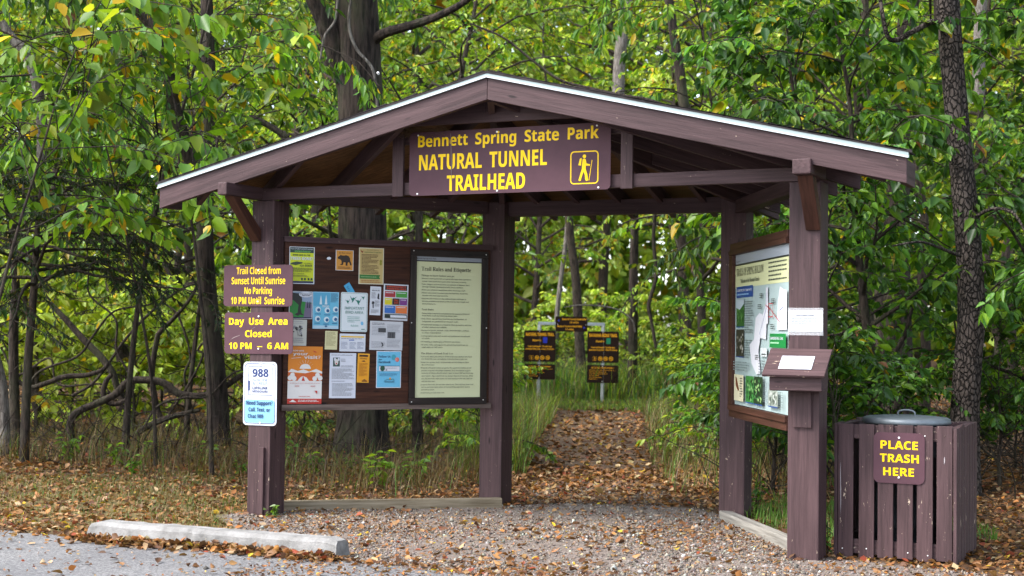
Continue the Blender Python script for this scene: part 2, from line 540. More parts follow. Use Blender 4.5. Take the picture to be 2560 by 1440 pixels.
# rafters, square to each eave, plumb-cut at the tail
def rafters(A, B, n, skip0=0.08, skip1=0.9):
    e = (B - A).normalized()
    inn = Vector((-e.y, e.x, 0)) if Vector((-e.y, e.x, 0)).dot(AP - A) > 0 else Vector((e.y, -e.x, 0))
    Ap = AP - A
    run = Ap.dot(inn); sA = Ap.dot(e); L = (B - A).length
    for i in range(n):
        s = L * (skip0 + (skip1 - skip0) * i / (n - 1))
        k = s / sA if s < sA else (L - s) / (L - sA)
        k = max(0.12, min(1.0, k)) * 0.985
        a = A + e * s + inn * 0.03 + Vector((0, 0, (ZP - ZE) * 0.03 / run - 0.001))
        b = A + e * s + inn * (run * k) + Vector((0, 0, (ZP - ZE) * k - 0.001))
        if b.y < BY + 0.06:
            f = (a.y - BY - 0.06) / (a.y - b.y)
            b = a + (b - a) * f
        plumb("rafter", a, b, 0.038, 0.115, M_BROWN, shelter, 0.002)
rafters(EL, EBL, 6, 0.10, 0.93)
rafters(EBL, EBR, 7, 0.06, 0.94)
rafters(ER, EBR, 6, 0.10, 0.93)
for E in (EBL, EBR):
    plumb("hip_rafter", E + Vector((0, 0, -0.003)), AP + Vector((0, 0.05, -0.014)), 0.042, 0.135, M_BROWN, shelter, 0.002)

# notice board between the left posts; s runs along the board, n points into the shelter
LO, LE, LN = Vector((0.067, -0.052, 0)), Vector((0.608, 0.794, 0)).normalized(), Vector((0.794, -0.608, 0)).normalized()
RO, RE, RN = Vector((2.907, 1.537, 0)), Vector((0.508, -0.861, 0)).normalized(), Vector((-0.861, -0.508, 0)).normalized()
ZV = Vector((0, 0, 1))
def bframe(O, E, n, s, z, off, rot=0.0):
    """matrix at (s,z) on a board: local X along the board, local Z out of it, Y up"""
    X = E * math.cos(rot) + ZV * math.sin(rot)
    Y = ZV * math.cos(rot) - E * math.sin(rot)
    return frameM(O + E * s + ZV * z + n * off, X, Y, n)
def board(name, O, E, n, s0, s1, z0, z1, o0, o1, mat, parent, bevel=0.003):
    v = []
    for z in (z0, z1):
        for s, o in ((s0, o0), (s1, o0), (s1, o1), (s0, o1)):
            v.append(O + E * s + n * o + ZV * z)
    return solid(name, v, BOXF, frameM(O + E * s0, E, -n, ZV), mat, parent, bevel)
nb = board("notice_board", LO, LE, LN, 0.085, 1.722, 0.782, 1.957, -0.024, 0.0, M_STAIN, shelter)
for nm, z0, z1, o1, mt in (("top_rail", 1.955, 1.996, 0.014, M_BROWN), ("bottom_rail", 0.742, 0.784, 0.016, M_GREYRAIL)):
    r_ = board(nm, LO, LE, LN, 0.075, 1.735, z0, z1, -0.03, o1, mt, None)
    r_.parent = nb; r_.matrix_local = nb.matrix_basis.inverted() @ frameM(LO + LE * 0.075, LE, -LN, ZV)
for nm, z0, z1, o1 in (("map_rail", 1.921, 1.968, 0.02), ("map_rail", 1.885, 1.919, 0.032), ("map_rail", 0.800, 0.843, 0.03), ("map_rail", 0.752, 0.798, 0.02)):
    board(nm, RO, RE, RN, 0.285, 1.80, z0, z1, -0.03, o1, M_REDBROWN, shelter)
board("map_backing", RO, RE, RN, 0.36, 1.79, 0.844, 1.884, -0.02, -0.001, M_STAIN, shelter)
board("map_stile", RO, RE, RN, 0.30, 0.405, 0.844, 1.884, -0.02, 0.03, M_REDBROWN, shelter)

# ------------------------------------------------------------------ lettering
FONTDIR = bpy.utils.system_resource('DATAFILES', path='fonts')
def font(fn):
    try:
        return bpy.data.fonts.load(os.path.join(FONTDIR, fn))
    except Exception:
        return None
F_MATH = font("NotoSansMath-Regular.woff2")
def styled(s, up_, lo_, dg):
    """letters of the mathematical alphabets: bold serif or bold sans"""
    out = ''
    for ch in s:
        if 'A' <= ch <= 'Z': out += chr(up_ + ord(ch) - 65)
        elif 'a' <= ch <= 'z': out += chr(lo_ + ord(ch) - 97)
        elif '0' <= ch <= '9': out += chr(dg + ord(ch) - 48)
        else: out += ch
    return out
_tc = {}
def text2d(s, bold=0.0, fnt='sans', res=3):
    """flat text outline: (verts n x 2, faces), cap height 1"""
    key = (s, bold, fnt, res)
    if key in _tc: return _tc[key]
    def ev(body):
        cu = bpy.data.curves.new("t", 'FONT')
        f = F_MATH
        if f: cu.font = f
        if f and fnt == 'serif': body = styled(body, 0x1D400, 0x1D41A, 0x1D7CE)
        elif f and bold > 0.005: body = styled(body, 0x1D5D4, 0x1D5EE, 0x1D7EC)
        elif not f: cu.offset = bold
        cu.body = body
        cu.size = 1.0
        cu.resolution_u = res
        cu.fill_mode = 'BOTH'
        ob = bpy.data.objects.new("t", cu)
        me = ob.to_mesh()
        V = np.array([v.co[:2] for v in me.vertices]).reshape(-1, 2)
        F = [tuple(p.vertices) for p in me.polygons]
        ob.to_mesh_clear()
        bpy.data.objects.remove(ob); bpy.data.curves.remove(cu)
        return V, F
    V, F = ev(s)
    H = ev("H")[0]
    h = np.ptp(H[:, 1]) if len(H) else 0.7
    if len(V):
        V = V / h
        V[:, 1] -= H[:, 1].min() / h
    _tc[key] = (V, F)
    return V, F

class Sheet:
    """a flat printed panel: one mesh, centred, local X right, Y up, Z out"""
    def __init__(s, w, h, base, thick=0.0015, corner=0.0, z0=0.0):
        s.w, s.h, s.v, s.f, s.mi, s.mats, s.layer = w, h, [], [], [], [], z0 + thick
        if base is not None:
            p = s.rr(0, 0, w, h, corner)
            n = len(p)
            i = len(s.v)
            s.v += [(x, y, z0) for x, y in p] + [(x, y, z0 + thick) for x, y in p]
            k = s.m(base)
            s.f.append(tuple(range(i + n, i + 2 * n))); s.mi.append(k)
            s.f.append(tuple(range(i + n - 1, i - 1, -1))); s.mi.append(k)
            for a in range(n):
                b = (a + 1) % n
                s.f.append((i + a, i + b, i + n + b, i + n + a)); s.mi.append(k)
    def m(s, mat):
        if mat not in s.mats: s.mats.append(mat)
        return s.mats.index(mat)
    @staticmethod
    def rr(cx, cy, w, h, r, n=5):
        if r <= 0:
            return [(cx - w / 2, cy - h / 2), (cx + w / 2, cy - h / 2), (cx + w / 2, cy + h / 2), (cx - w / 2, cy + h / 2)]
        out = []
        for qx, qy, a0 in ((1, -1, -90), (1, 1, 0), (-1, 1, 90), (-1, -1, 180)):
            for k in range(n):
                a = R(a0 + 90 * k / (n - 1))
                out.append((cx + qx * (w / 2 - r) + r * math.cos(a), cy + qy * (h / 2 - r) + r * math.sin(a)))
        return out
    def poly(s, pts, mat, dz=0.0004):
        s.layer += dz
        i = len(s.v)
        s.v += [(x, y, s.layer) for x, y in pts]
        s.f.append(tuple(range(i, i + len(pts)))); s.mi.append(s.m(mat))
    def U(s, u, v): return ((u - 0.5) * s.w, (v - 0.5) * s.h)
    def rect(s, u0, v0, u1, v1, mat, r=0.0):
        (x0, y0), (x1, y1) = s.U(u0, v0), s.U(u1, v1)
        s.poly(s.rr((x0 + x1) / 2, (y0 + y1) / 2, abs(x1 - x0), abs(y1 - y0), r), mat)
    def ring(s, u0, v0, u1, v1, r, t, mat):
        (x0, y0), (x1, y1) = s.U(u0, v0), s.U(u1, v1)
        a = s.rr((x0 + x1) / 2, (y0 + y1) / 2, x1 - x0, y1 - y0, r)
        b = s.rr((x0 + x1) / 2, (y0 + y1) / 2, x1 - x0 - 2 * t, y1 - y0 - 2 * t, max(r - t, 0.0005) if r else 0)
        s.band(a, b, mat)
    def band(s, a, b, mat):
        s.layer += 0.0004
        i, n = len(s.v), len(a)
        s.v += [(x, y, s.layer) for x, y in a] + [(x, y, s.layer) for x, y in b]
        k = s.m(mat)
        for q in range(n):
            r = (q + 1) % n
            s.f.append((i + q, i + r, i + n + r, i + n + q)); s.mi.append(k)
    def ell(s, u, v, rx, ry, mat, n=18):
        cx, cy = s.U(u, v)
        s.poly([(cx + rx * math.cos(2 * math.pi * k / n), cy + ry * math.sin(2 * math.pi * k / n)) for k in range(n)], mat)
    def pts(s, P, mat):
        p = [s.U(*q) for q in P]
        a = sum(p[i][0] * p[(i + 1) % len(p)][1] - p[(i + 1) % len(p)][0] * p[i][1] for i in range(len(p)))
        s.poly(p if a > 0 else p[::-1], mat)
    def line(s, P, t, mat):
        p = [Vector(s.U(*q)) for q in P]
        for a, b in zip(p, p[1:]):
            d = (b - a); n = Vector((-d.y, d.x)).normalized() * t / 2
            s.poly([tuple(a - n), tuple(b - n), tuple(b + n), tuple(a + n)], mat, 0.00008)
    def text(s, body, u0, u1, v0, v1, mat, bold=0.0, fnt='sans', keep=False, res=3):
        """fit body from u0 to u1, baseline v0, capitals up to v1"""
        V, F = text2d(body, bold, fnt, res)
        if not len(V): return
        (x0, y0), (x1, y1) = s.U(u0, v0), s.U(u1, v1)
        mn, mx = V[:, 0].min(), V[:, 0].max()
        sy = y1 - y0
        sx = sy if keep else (x1 - x0) / (mx - mn)
        s.layer += 0.0004
        k = s.m(mat)
        e = 0.011 * sy if bold >= 0.02 else 0.0      # heavy strokes: the outline laid down four times, a hair apart
        for dx, dy in (((-e, -e * 0.5), (e, -e * 0.5), (-e, e * 0.5), (e, e * 0.5)) if e else ((0, 0),)):
            s.layer += 0.00004
            i = len(s.v)
            s.v += [(x0 + (a - mn) * sx + dx, y0 + b * sy + dy, s.layer) for a, b in V]
            for f in F:
                s.f.append(tuple(i + q for q in f)); s.mi.append(k)
    def body(s, u0, u1, v_top, v_bot, n, mat, seed=1, fill=0.55):
        """n lines of print too small to read"""
        rng = np.random.default_rng(seed)
        dv = (v_top - v_bot) / n
        s.layer += 0.0004
        k = s.m(mat)
        for q in range(n):
            u = u0; end = u1 - (u1 - u0) * (rng.uniform(0.0, 0.12) if q % 4 != 3 else rng.uniform(0.2, 0.6))
            yb = v_top - dv * (q + 1) + dv * (1 - fill) / 2
            while u < end - 0.01:
                w = min(rng.uniform(0.03, 0.11) * (u1 - u0) * 1.2, end - u)
                (x0, y0), (x1, y1) = s.U(u, yb), s.U(u + w, yb + dv * fill)
                i = len(s.v)
                s.v += [(x0, y0, s.layer), (x1, y0, s.layer), (x1, y1, s.layer), (x0, y1, s.layer)]
                s.f.append((i, i + 1, i + 2, i + 3)); s.mi.append(k)
                u += w + 0.018 * (u1 - u0)
    def mesh(s, name):
        me = bpy.data.meshes.new(name)
        me.from_pydata(s.v, [], s.f)
        for m in s.mats: me.materials.append(m)
        me.polygons.foreach_set('material_index', s.mi)
        me.update()
        return me
    def put(s, name, M, parent=None):
        return link(name, s.mesh(name), parent, M)

def screw_at(parent, x, y, z, r=0.0062, mat=None):
    tb = Tubes()
    tb.add([(x, y, z - 0.002), (x, y, z + 0.002)], r, 10)
    tb.add([(x, y, z + 0.002), (x, y, z + 0.0035)], [r, 0.001], 10)
    return link("screw", tb.mesh("screw", mat or M_SCREW, False), parent)

def front(x, y, z, rot=0.0):
    """matrix on a face that looks toward -Y"""
    X = Vector((math.cos(rot), 0, math.sin(rot)))
    Y = Vector((-math.sin(rot), 0, math.cos(rot)))
    return frameM(Vector((x, y, z)), X, Y, Vector((0, -1, 0)))

def sign(name, label, M, w, h, base, corner, lines, col, screws, cat="sign", bold=0.02, thick=0.004, extra=None, group=None):
    t = thing(name, label, cat, group=group)
    t.matrix_local = M
    Sheet(w, h, base, thick, corner).put("panel", None, t)
    for body, u0, u1, v0, v1 in lines:
        L = Sheet(w, h, None, thick)
        L.text(body, u0, u1, v0, v1, col, bold, 'sans', False, 4)
        L.put("text_line", None, t)
    if extra: extra(t, w, h, thick)
    for u, v in screws:
        screw_at(t, (u - 0.5) * w, (v - 0.5) * h, thick + 0.001)
    return t

# main sign on the front beam
def hiker(sh, u0, v0, u1, v1, mat, thick, frame=True):
    """walker with pack and staff in a rounded square"""
    def q(a, b): return (u0 + (u1 - u0) * a, v0 + (v1 - v0) * b)
    W = abs(u1 - u0) * sh.w
    if frame: sh.ring(u0, v0, u1, v1, W * 0.13, W * 0.037, mat)
    cx, cy = q(0.50, 0.835)
    sh.ell(cx, cy, W * 0.062, W * 0.062, mat)
    sh.pts([q(0.345, 0.775), q(0.405, 0.79), q(0.385, 0.56), q(0.285, 0.575)], mat)               # pack
    sh.pts([q(0.44, 0.755), q(0.50, 0.77), q(0.55, 0.74), q(0.575, 0.62), q(0.70, 0.59), q(0.70, 0.545), q(0.555, 0.555), q(0.55, 0.46), q(0.61, 0.30), q(0.64, 0.115), q(0.60, 0.09), q(0.545, 0.11), q(0.52, 0.28), q(0.475, 0.37), q(0.42, 0.24), q(0.385, 0.11), q(0.33, 0.09), q(0.30, 0.12), q(0.345, 0.26), q(0.415, 0.46), q(0.425, 0.62)], mat)
    sh.pts([q(0.765, 0.72), q(0.785, 0.715), q(0.685, 0.10), q(0.66, 0.105)], mat)
def main_extra(t, w, h, th):
    L = Sheet(w, h, None, th)
    hiker(L, 0.811, 0.09, 0.944, 0.585, M_YEL, th)
    L.put("hiker_symbol", None, t)
    L = Sheet(w, h, None, th + 0.002)
    L.pts([(0.213, 0.96), (0.217, 0.96), (0.221, 0.70), (0.226, 0.45), (0.222, 0.20), (0.219, 0.45), (0.216, 0.70)], flat("dried_water_streak", (0.115, 0.085, 0.088), 0.6, 0.2))
    L.put("water_streak", None, t)
sign("park_sign", "long brown park sign with yellow words and a hiker symbol on the front beam", front(1.960, -0.130, 2.450), 1.468, 0.428, M_SIGN, 0.03,
     [("Bennett  Spring  State  Park", 0.045, 0.943, 0.768, 0.945), ("NATURAL  TUNNEL", 0.052, 0.697, 0.402, 0.64), ("TRAILHEAD", 0.199, 0.592, 0.058, 0.30)],
     M_YEL, [(0.045, 0.955), (0.45, 0.945), (0.935, 0.955), (0.045, 0.03), (0.455, 0.035), (0.945, 0.03)], extra=main_extra, bold=0.022)
# straw nest on the sign's left top corner
rng = np.random.default_rng(11)
tb = Tubes()
for i in range(150):
    c = np.array((1.08 + 0.42 * rng.random(), -0.135 + 0.05 * rng.random(), 2.664 + 0.03 * rng.random() - 0.02 * (rng.random() < 0.3)))
    d = np.array((rng.normal(), 0.4 * rng.normal(), 0.35 * rng.normal())); d *= 0.06 / np.linalg.norm(d)
    tb.add([c - d, c, c + d + (0, 0, -0.012)], 0.0013, 3)
nest = link("bird_nest", tb.mesh("bird_nest", flat("nest_straw", (0.11, 0.068, 0.035), 0.9, 0.2)))
tag(nest, "loose straw nest tucked above the left end of the long park sign", "nest")

FY = -S2 - 0.004
sign("closing_time_sign", "brown rounded sign about trail closing and parking hours, upper one on the left post", front(-0.030, FY, 1.635), 0.60, 0.297, M_SIGN, 0.028,
     [("Trail Closed from", 0.188, 0.829, 0.78, 0.945), ("Sunset Until Sunrise", 0.115, 0.895, 0.537, 0.704), ("No Parking", 0.308, 0.707, 0.30, 0.460), ("10 PM Until  Sunrise", 0.112, 0.889, 0.056, 0.225)],
     M_YEL, [(0.505, 0.87), (0.505, 0.115)], bold=0.012)
def scuffs(t, w, h, th):
    L = Sheet(w, h, None, th + 0.001); m_ = flat("pale_scuff", (0.20, 0.15, 0.15), 0.7, 0.1)
    L.pts([(0.09, 0.335), (0.14, 0.40), (0.235, 0.455), (0.23, 0.44), (0.15, 0.385)], m_); L.pts([(0.38, 0.575), (0.46, 0.655), (0.455, 0.64)], m_)
    L.put("scuff_marks", None, t)
sign("day_use_sign", "brown rounded sign reading day use area closed, below another brown sign", front(-0.018, FY, 1.296, R(0.6)), 0.596, 0.297, M_SIGN, 0.028,
     [("Day  Use  Area", 0.067, 0.921, 0.70, 0.866), ("Closed", 0.308, 0.694, 0.405, 0.563), ("10 PM", 0.070, 0.405, 0.115, 0.268), ("-", 0.485, 0.56, 0.118, 0.268), ("6 AM", 0.635, 0.933, 0.118, 0.268)],
     M_YEL, [(0.505, 0.9), (0.505, 0.12)], bold=0.022, extra=scuffs)
NAVY, SKY, WHITE = ink((14, 44, 104)), ink((128, 186, 210)), ink((208, 212, 222))
def sup_extra(t, w, h, th):
    L = Sheet(w, h, None, th)
    L.ring(0.04, 0.025, 0.96, 0.975, 0.028, 0.005, NAVY)
    L.rect(0.062, 0.042, 0.938, 0.405, SKY, 0.02)
    L.ring(0.153, 0.474, 0.869, 0.926, 0, 0.0035, NAVY)
    L.rect(0.146, 0.545, 0.20, 0.70, NAVY)
    L.text("988", 0.28, 0.75, 0.765, 0.888, NAVY, 0.03)
    lb = ink((84, 116, 164))
    L.text("SUICIDE", 0.285, 0.735, 0.694, 0.735, lb, 0.0)
    L.text("& CRISIS", 0.285, 0.735, 0.641, 0.680, lb, 0.0)
    L.text("LIFELINE", 0.282, 0.735, 0.568, 0.611, NAVY, 0.015)
    L.text("MISSOURI", 0.284, 0.737, 0.517, 0.552, NAVY, 0.015)
    L.text("Need Support?", 0.106, 0.892, 0.322, 0.384, NAVY, 0.02)
    L.text("Call, Text, or", 0.176, 0.816, 0.219, 0.278, NAVY, 0.02)
    L.text("Chat 988", 0.158, 0.619, 0.115, 0.175, NAVY, 0.02)
    L.put("lettering", None, t)
t = thing("support_line_sign", "small white and pale blue sign with a large number, low on the left post", "sign")
t.matrix_local = front(0.005, FY, 0.865, R(0.5))
Sheet(0.290, 0.452, WHITE, 0.003, 0.03).put("panel", None, t)
sup_extra(t, 0.290, 0.452, 0.003)
screw_at(t, 0.005, 0.207, 0.005, 0.006); screw_at(t, 0.005, -0.207, 0.005, 0.006)

# ------------------------------------------------------------------ papers on the notice board
PAPER, GREY, DK = ink((222, 226, 236)), ink((150, 152, 160)), ink((50, 50, 56))
def paper(name, label, cat, s, z, w, h, rot, base, draw, off=0.0015, corner=0.0, border=None):
    sh = Sheet(w, h, border or base, 0.0012, corner)
    if border: sh.rect(0.03, 0.02, 0.97, 0.98, base)
    draw(sh)
    o = sh.put(name, bframe(LO, LE, LN, s, z, off, R(rot)))
    return tag(o, label, cat, "papers on the notice board")

def d_trees(s):
    G, Y, NV = ink((28, 60, 50)), ink((206, 216, 30)), ink((34, 44, 80))
    s.rect(0.02, 0.84, 0.965, 0.985, G); s.rect(0.02, 0.02, 0.965, 0.075, NV)
    s.text("PLEASE BE PATIENT AS WE PLANT NEW TREES", 0.05, 0.93, 0.925, 0.955, PAPER, 0.0)
    s.body(0.2, 0.85, 0.90, 0.85, 2, ink((120, 190, 90)), 3)
    s.text("WHERE HAVE ALL THE", 0.12, 0.82, 0.755, 0.80, G, 0.02)
    s.text("TREES GONE?", 0.05, 0.93, 0.645, 0.725, PAPER, 0.04)
    s.pts([(0.02, 0.53), (0.25, 0.50), (0.5, 0.55), (0.53, 0.585), (0.3, 0.60), (0.1, 0.57)], ink((52, 70, 44)))
    s.text("THE EMERALD", 0.56, 0.90, 0.535, 0.575, G, 0.0); s.text("ASH BORER", 0.40, 0.90, 0.465, 0.52, G, 0.01)
    s.body(0.14, 0.94, 0.44, 0.32, 5, ink((110, 120, 40)), 5)
    s.text("YOU CAN HELP!", 0.14, 0.58, 0.255, 0.29, G, 0.0)
    s.body(0.14, 0.75, 0.24, 0.19, 2, ink((110, 120, 40)), 6)
    for u in (0.5, 0.62, 0.76, 0.88): s.rect(u - 0.035, 0.10, u + 0.035, 0.16, G)
paper("tree_pest_poster", "lime yellow poster with white lettering about vanished trees, upper left of the board", "poster", 0.211, 1.789, 0.189, 0.267, 0.1, ink((206, 216, 30)), d_trees, border=PAPER)

def d_bear(s):
    B = ink((44, 26, 14))
    s.text("Be Bear Aware", 0.18, 0.86, 0.83, 0.90, B, 0.0, 'serif')
    s.pts([(0.10, 0.62), (0.16, 0.70), (0.22, 0.71), (0.26, 0.77), (0.33, 0.74), (0.45, 0.735), (0.58, 0.76), (0.72, 0.72), (0.80, 0.62), (0.82, 0.50), (0.88, 0.36), (0.90, 0.27), (0.80, 0.26), (0.80, 0.33), (0.74, 0.42), (0.68, 0.40), (0.66, 0.29), (0.68, 0.245), (0.56, 0.24), (0.55, 0.40), (0.44, 0.41), (0.41, 0.27), (0.26, 0.265), (0.25, 0.31), (0.33, 0.33), (0.32, 0.47), (0.24, 0.55), (0.14, 0.56)], B)
    s.body(0.14, 0.85, 0.20, 0.08, 2, B, 8, 0.45)
paper("bear_notice", "small amber square notice with a walking black bear", "notice", 0.536, 1.836, 0.137, 0.149, -0.1, ink((214, 148, 52)), d_bear, border=PAPER)

def d_sept(s):
    G, Rr = ink((60, 110, 50)), ink((150, 70, 40))
    s.text("Bennett Spring", 0.32, 0.78, 0.925, 0.955, G, 0.0); s.text("September Programs", 0.22, 0.90, 0.865, 0.90, G, 0.01)
    s.pts([(0.05, 0.95), (0.12, 0.90), (0.18, 0.92), (0.14, 0.85), (0.08, 0.88)], Rr)
    s.body(0.10, 0.80, 0.83, 0.28, 15, ink((110, 84, 44)), 12)
    s.rect(0.03, 0.145, 0.80, 0.26, ink((52, 120, 52))); s.pts([(0.80, 0.145), (0.86, 0.15), (0.82, 0.20), (0.86, 0.255), (0.80, 0.26)], ink((52, 120, 52)))
    s.body(0.08, 0.74, 0.22, 0.18, 1, ink((140, 180, 120)), 2)
    s.body(0.1, 0.9, 0.12, 0.03, 2, ink((170, 120, 70)), 13)
    for v in (0.57, 0.64): s.ell(0.87, v, 0.009, 0.011, ink((150, 150, 40)))
paper("programme_sheet", "tan programme sheet with a green banner near its foot, beside the bear notice", "notice", 0.745, 1.801, 0.196, 0.268, -0.1, ink((206, 182, 118)), d_sept, border=ink((226, 220, 200)))

def d_tag(s):
    s.body(0.25, 0.6, 0.8, 0.3, 3, ink((40, 110, 160)), 4, 0.5)
paper("blue_tag", "small bright blue tag tilted behind the white bird area sign", "tag", 0.576, 1.629, 0.049, 0.082, 33, ink((70, 168, 214)), d_tag, off=0.001)

def d_enc(s):
    s.rect(0.03, 0.60, 0.97, 0.97, ink((150, 170, 196))); s.pts([(0.03, 0.03), (0.62, 0.03), (0.70, 0.62), (0.03, 0.68)], ink((30, 140, 50)))
    s.pts([(0.62, 0.03), (0.97, 0.03), (0.97, 0.55), (0.70, 0.62)], ink((112, 100, 128)))
    T = ink((30, 32, 28))
    s.pts([(0.22, 0.16), (0.36, 0.22), (0.40, 0.5), (0.20, 0.66), (0.03, 0.70), (0.03, 0.95), (0.5, 0.92), (0.55, 0.70), (0.50, 0.4), (0.54, 0.2), (0.66, 0.13), (0.45, 0.15), (0.40, 0.10)], T)
    for u in (0.78, 0.87): s.pts([(u - 0.03, 0.40), (u, 0.64), (u + 0.03, 0.62), (u + 0.035, 0.40)], ink((40, 40, 70)))
    s.ell(0.70, 0.885, 0.052, 0.020, PAPER); s.text("ENCOUNTER", 0.46, 0.95, 0.885, 0.925, T, 0.03); s.text("NATURE", 0.54, 0.88, 0.835, 0.875, T, 0.03)
    s.rect(0.03, 0.02, 0.97, 0.06, ink((20, 24, 60)))
paper("nature_poster", "green and mauve poster of a tree and two walkers, half hidden by the left post", "poster", 0.208, 1.502, 0.176, 0.198, -0.3, ink((60, 110, 90)), d_enc, border=PAPER)

def d_fish(s):
    D, W = ink((30, 92, 140)), ink((214, 232, 240))
    s.rect(0.02, 0.62, 0.66, 0.98, ink((84, 170, 206))); s.rect(0.02, 0.0, 0.98, 0.09, ink((180, 214, 232)))
    s.body(0.68, 0.97, 0.97, 0.72, 8, ink((70, 110, 140)), 21)
    for u in (0.30, 0.50): s.pts([(u - 0.05, 0.66), (u - 0.03, 0.80), (u, 0.92), (u + 0.03, 0.80), (u + 0.05, 0.66)], W)
    s.text("FISHING", 0.36, 0.62, 0.585, 0.64, W, 0.03)
    for u, v in ((0.2, 0.52), (0.55, 0.50), (0.87, 0.53), (0.18, 0.27), (0.52, 0.25), (0.85, 0.27)):
        s.ell(u, v, 0.021, 0.021, W); s.ell(u + 0.02, v - 0.01, 0.012, 0.012, D); s.body(u - 0.12, u + 0.12, v - 0.1, v - 0.14, 1, D, int(u * 99), 0.5)
    s.pts([(0.50, 0.04), (0.56, 0.07), (0.50, 0.10), (0.44, 0.07)], D)
paper("fishing_poster", "pale blue poster with six round pictures, left of the white bird area sign", "poster", 0.398, 1.467, 0.198, 0.268, 0, ink((106, 190, 222)), d_fish, border=ink((150, 206, 236)))

def d_bird(s):
    T = ink((16, 120, 104))
    s.ring(0.025, 0.02, 0.975, 0.98, 0.012, 0.0022, T)
    for u, v, k, fl in ((0.25, 0.76, 0.9, 1), (0.45, 0.82, 1.3, -1), (0.64, 0.76, 1.3, 1), (0.82, 0.87, 0.8, 1)):
        P = [(-0.16, 0.075), (-0.05, 0.035), (0.0, 0.05), (0.04, 0.02), (0.13, 0.10), (0.06, -0.01), (0.03, -0.03), (0.05, -0.075), (-0.01, -0.045), (-0.04, 0.0)]
        s.pts([(u + fl * a * k * 0.75, v + b * k * 0.85) for a, b in P], T)
    s.text("IMPORTANT", 0.14, 0.87, 0.565, 0.635, T, 0.0); s.text("BIRD AREA", 0.18, 0.84, 0.46, 0.53, T, 0.0)
    s.body(0.25, 0.76, 0.40, 0.23, 4, ink((150, 190, 184)), 31, 0.4)
    s.text("Audubon", 0.38, 0.66, 0.135, 0.185, ink((90, 170, 160)), 0.0)
    s.ell(0.80, 0.22, 0.011, 0.014, ink((120, 190, 230))); s.body(0.78, 0.92, 0.09, 0.05, 1, T, 3)
paper("bird_area_sign", "glossy white sign with green flying birds in the middle of the board", "sign", 0.615, 1.458, 0.209, 0.289, -0.5, ink((226, 234, 238)), d_bird, off=0.0045, corner=0.012)

def d_wild(s):
    s.text("DO NOT FEED", 0.2, 0.85, 0.91, 0.94, GREY, 0.0); s.text("WILDLIFE", 0.15, 0.88, 0.84, 0.885, DK, 0.02)
    s.body(0.12, 0.55, 0.80, 0.58, 6, GREY, 41); s.body(0.45, 0.9, 0.52, 0.30, 7, GREY, 42); s.body(0.12, 0.9, 0.20, 0.06, 4, GREY, 43)
    s.pts([(0.66, 0.60), (0.70, 0.74), (0.78, 0.77), (0.85, 0.72), (0.83, 0.62), (0.88, 0.56), (0.72, 0.56)], DK)
    s.pts([(0.15, 0.40), (0.20, 0.48), (0.36, 0.48), (0.42, 0.42), (0.34, 0.38), (0.36, 0.24), (0.26, 0.24), (0.24, 0.38)], DK)
paper("wildlife_leaflet", "narrow white leaflet with small black animal sketches", "leaflet", 0.781, 1.545, 0.085, 0.212, -1.3, PAPER, d_wild)

def d_emer(s):
    s.rect(0.05, 0.83, 0.95, 0.97, ink((34, 30, 34))); s.text("EMERGENCY", 0.12, 0.90, 0.91, 0.955, ink((220, 74, 40)), 0.03); s.text("PROCEDURES", 0.12, 0.90, 0.845, 0.89, ink((220, 74, 40)), 0.03)
    for u0, u1, v0, v1, c in ((0.05, 0.47, 0.64, 0.80, (176, 44, 50)), (0.50, 0.95, 0.64, 0.80, (70, 160, 56)), (0.05, 0.34, 0.43, 0.61, (230, 216, 30)), (0.36, 0.64, 0.43, 0.61, (50, 40, 36)), (0.66, 0.95, 0.43, 0.61, (126, 50, 140)), (0.05, 0.47, 0.20, 0.40, (46, 112, 200)), (0.50, 0.95, 0.20, 0.40, (238, 122, 50))):
        s.rect(u0, v0, u1, v1, ink(c)); 
        if c != (50, 40, 36): s.body(u0 + 0.03, u1 - 0.03, v1 - 0.02, v1 - 0.06, 1, PAPER, int(u0 * 90), 0.5); s.body(u0 + 0.03, u1 - 0.05, v1 - 0.07, v0 + 0.03, 3, ink(tuple(int(x * 0.7 + 50) for x in c)), int(v0 * 90), 0.35)
    s.text("CALL", 0.41, 0.59, 0.53, 0.58, ink((220, 74, 40)), 0.02); s.text("911", 0.42, 0.58, 0.455, 0.505, ink((220, 74, 40)), 0.02)
    s.rect(0.05, 0.06, 0.95, 0.17, ink((30, 48, 48))); s.rect(0.28, 0.075, 0.93, 0.145, PAPER)
paper("emergency_chart", "white sheet with a grid of red, green, yellow, purple, blue and orange boxes", "notice", 0.943, 1.537, 0.197, 0.269, -1.1, PAPER, d_emer)

def d_flow(s):
    s.text("WILDFLOWERS", 0.16, 0.82, 0.84, 0.88, GREY, 0.0); s.body(0.2, 0.8, 0.95, 0.91, 1, GREY, 5)
    rg = np.random.default_rng(9)
    for i in range(16):
        u, v = 0.25 + 0.5 * rg.random(), 0.36 + 0.4 * rg.random()
        s.ell(u, v, 0.004 + 0.005 * rg.random(), 0.005 + 0.006 * rg.random(), DK if i % 3 else GREY, 8)
    s.line([(0.5, 0.36), (0.45, 0.55), (0.35, 0.72)], 0.002, DK); s.line([(0.5, 0.36), (0.6, 0.6), (0.66, 0.76)], 0.002, DK)
    s.body(0.15, 0.85, 0.32, 0.10, 3, GREY, 6, 0.35)
paper("wildflower_sheet", "grey white sheet with a flower drawing beside the left post", "notice", 0.189, 1.303, 0.133, 0.188, -0.7, ink((206, 206, 196)), d_flow)
def d_cream(s): s.body(0.1, 0.9, 0.95, 0.2, 13, ink((150, 142, 96)), 51, 0.45)
paper("cream_card", "small pale cream card with fine print under the blue fishing poster", "notice", 0.443, 1.250, 0.094, 0.135, -1.2, ink((224, 218, 168)), d_cream)
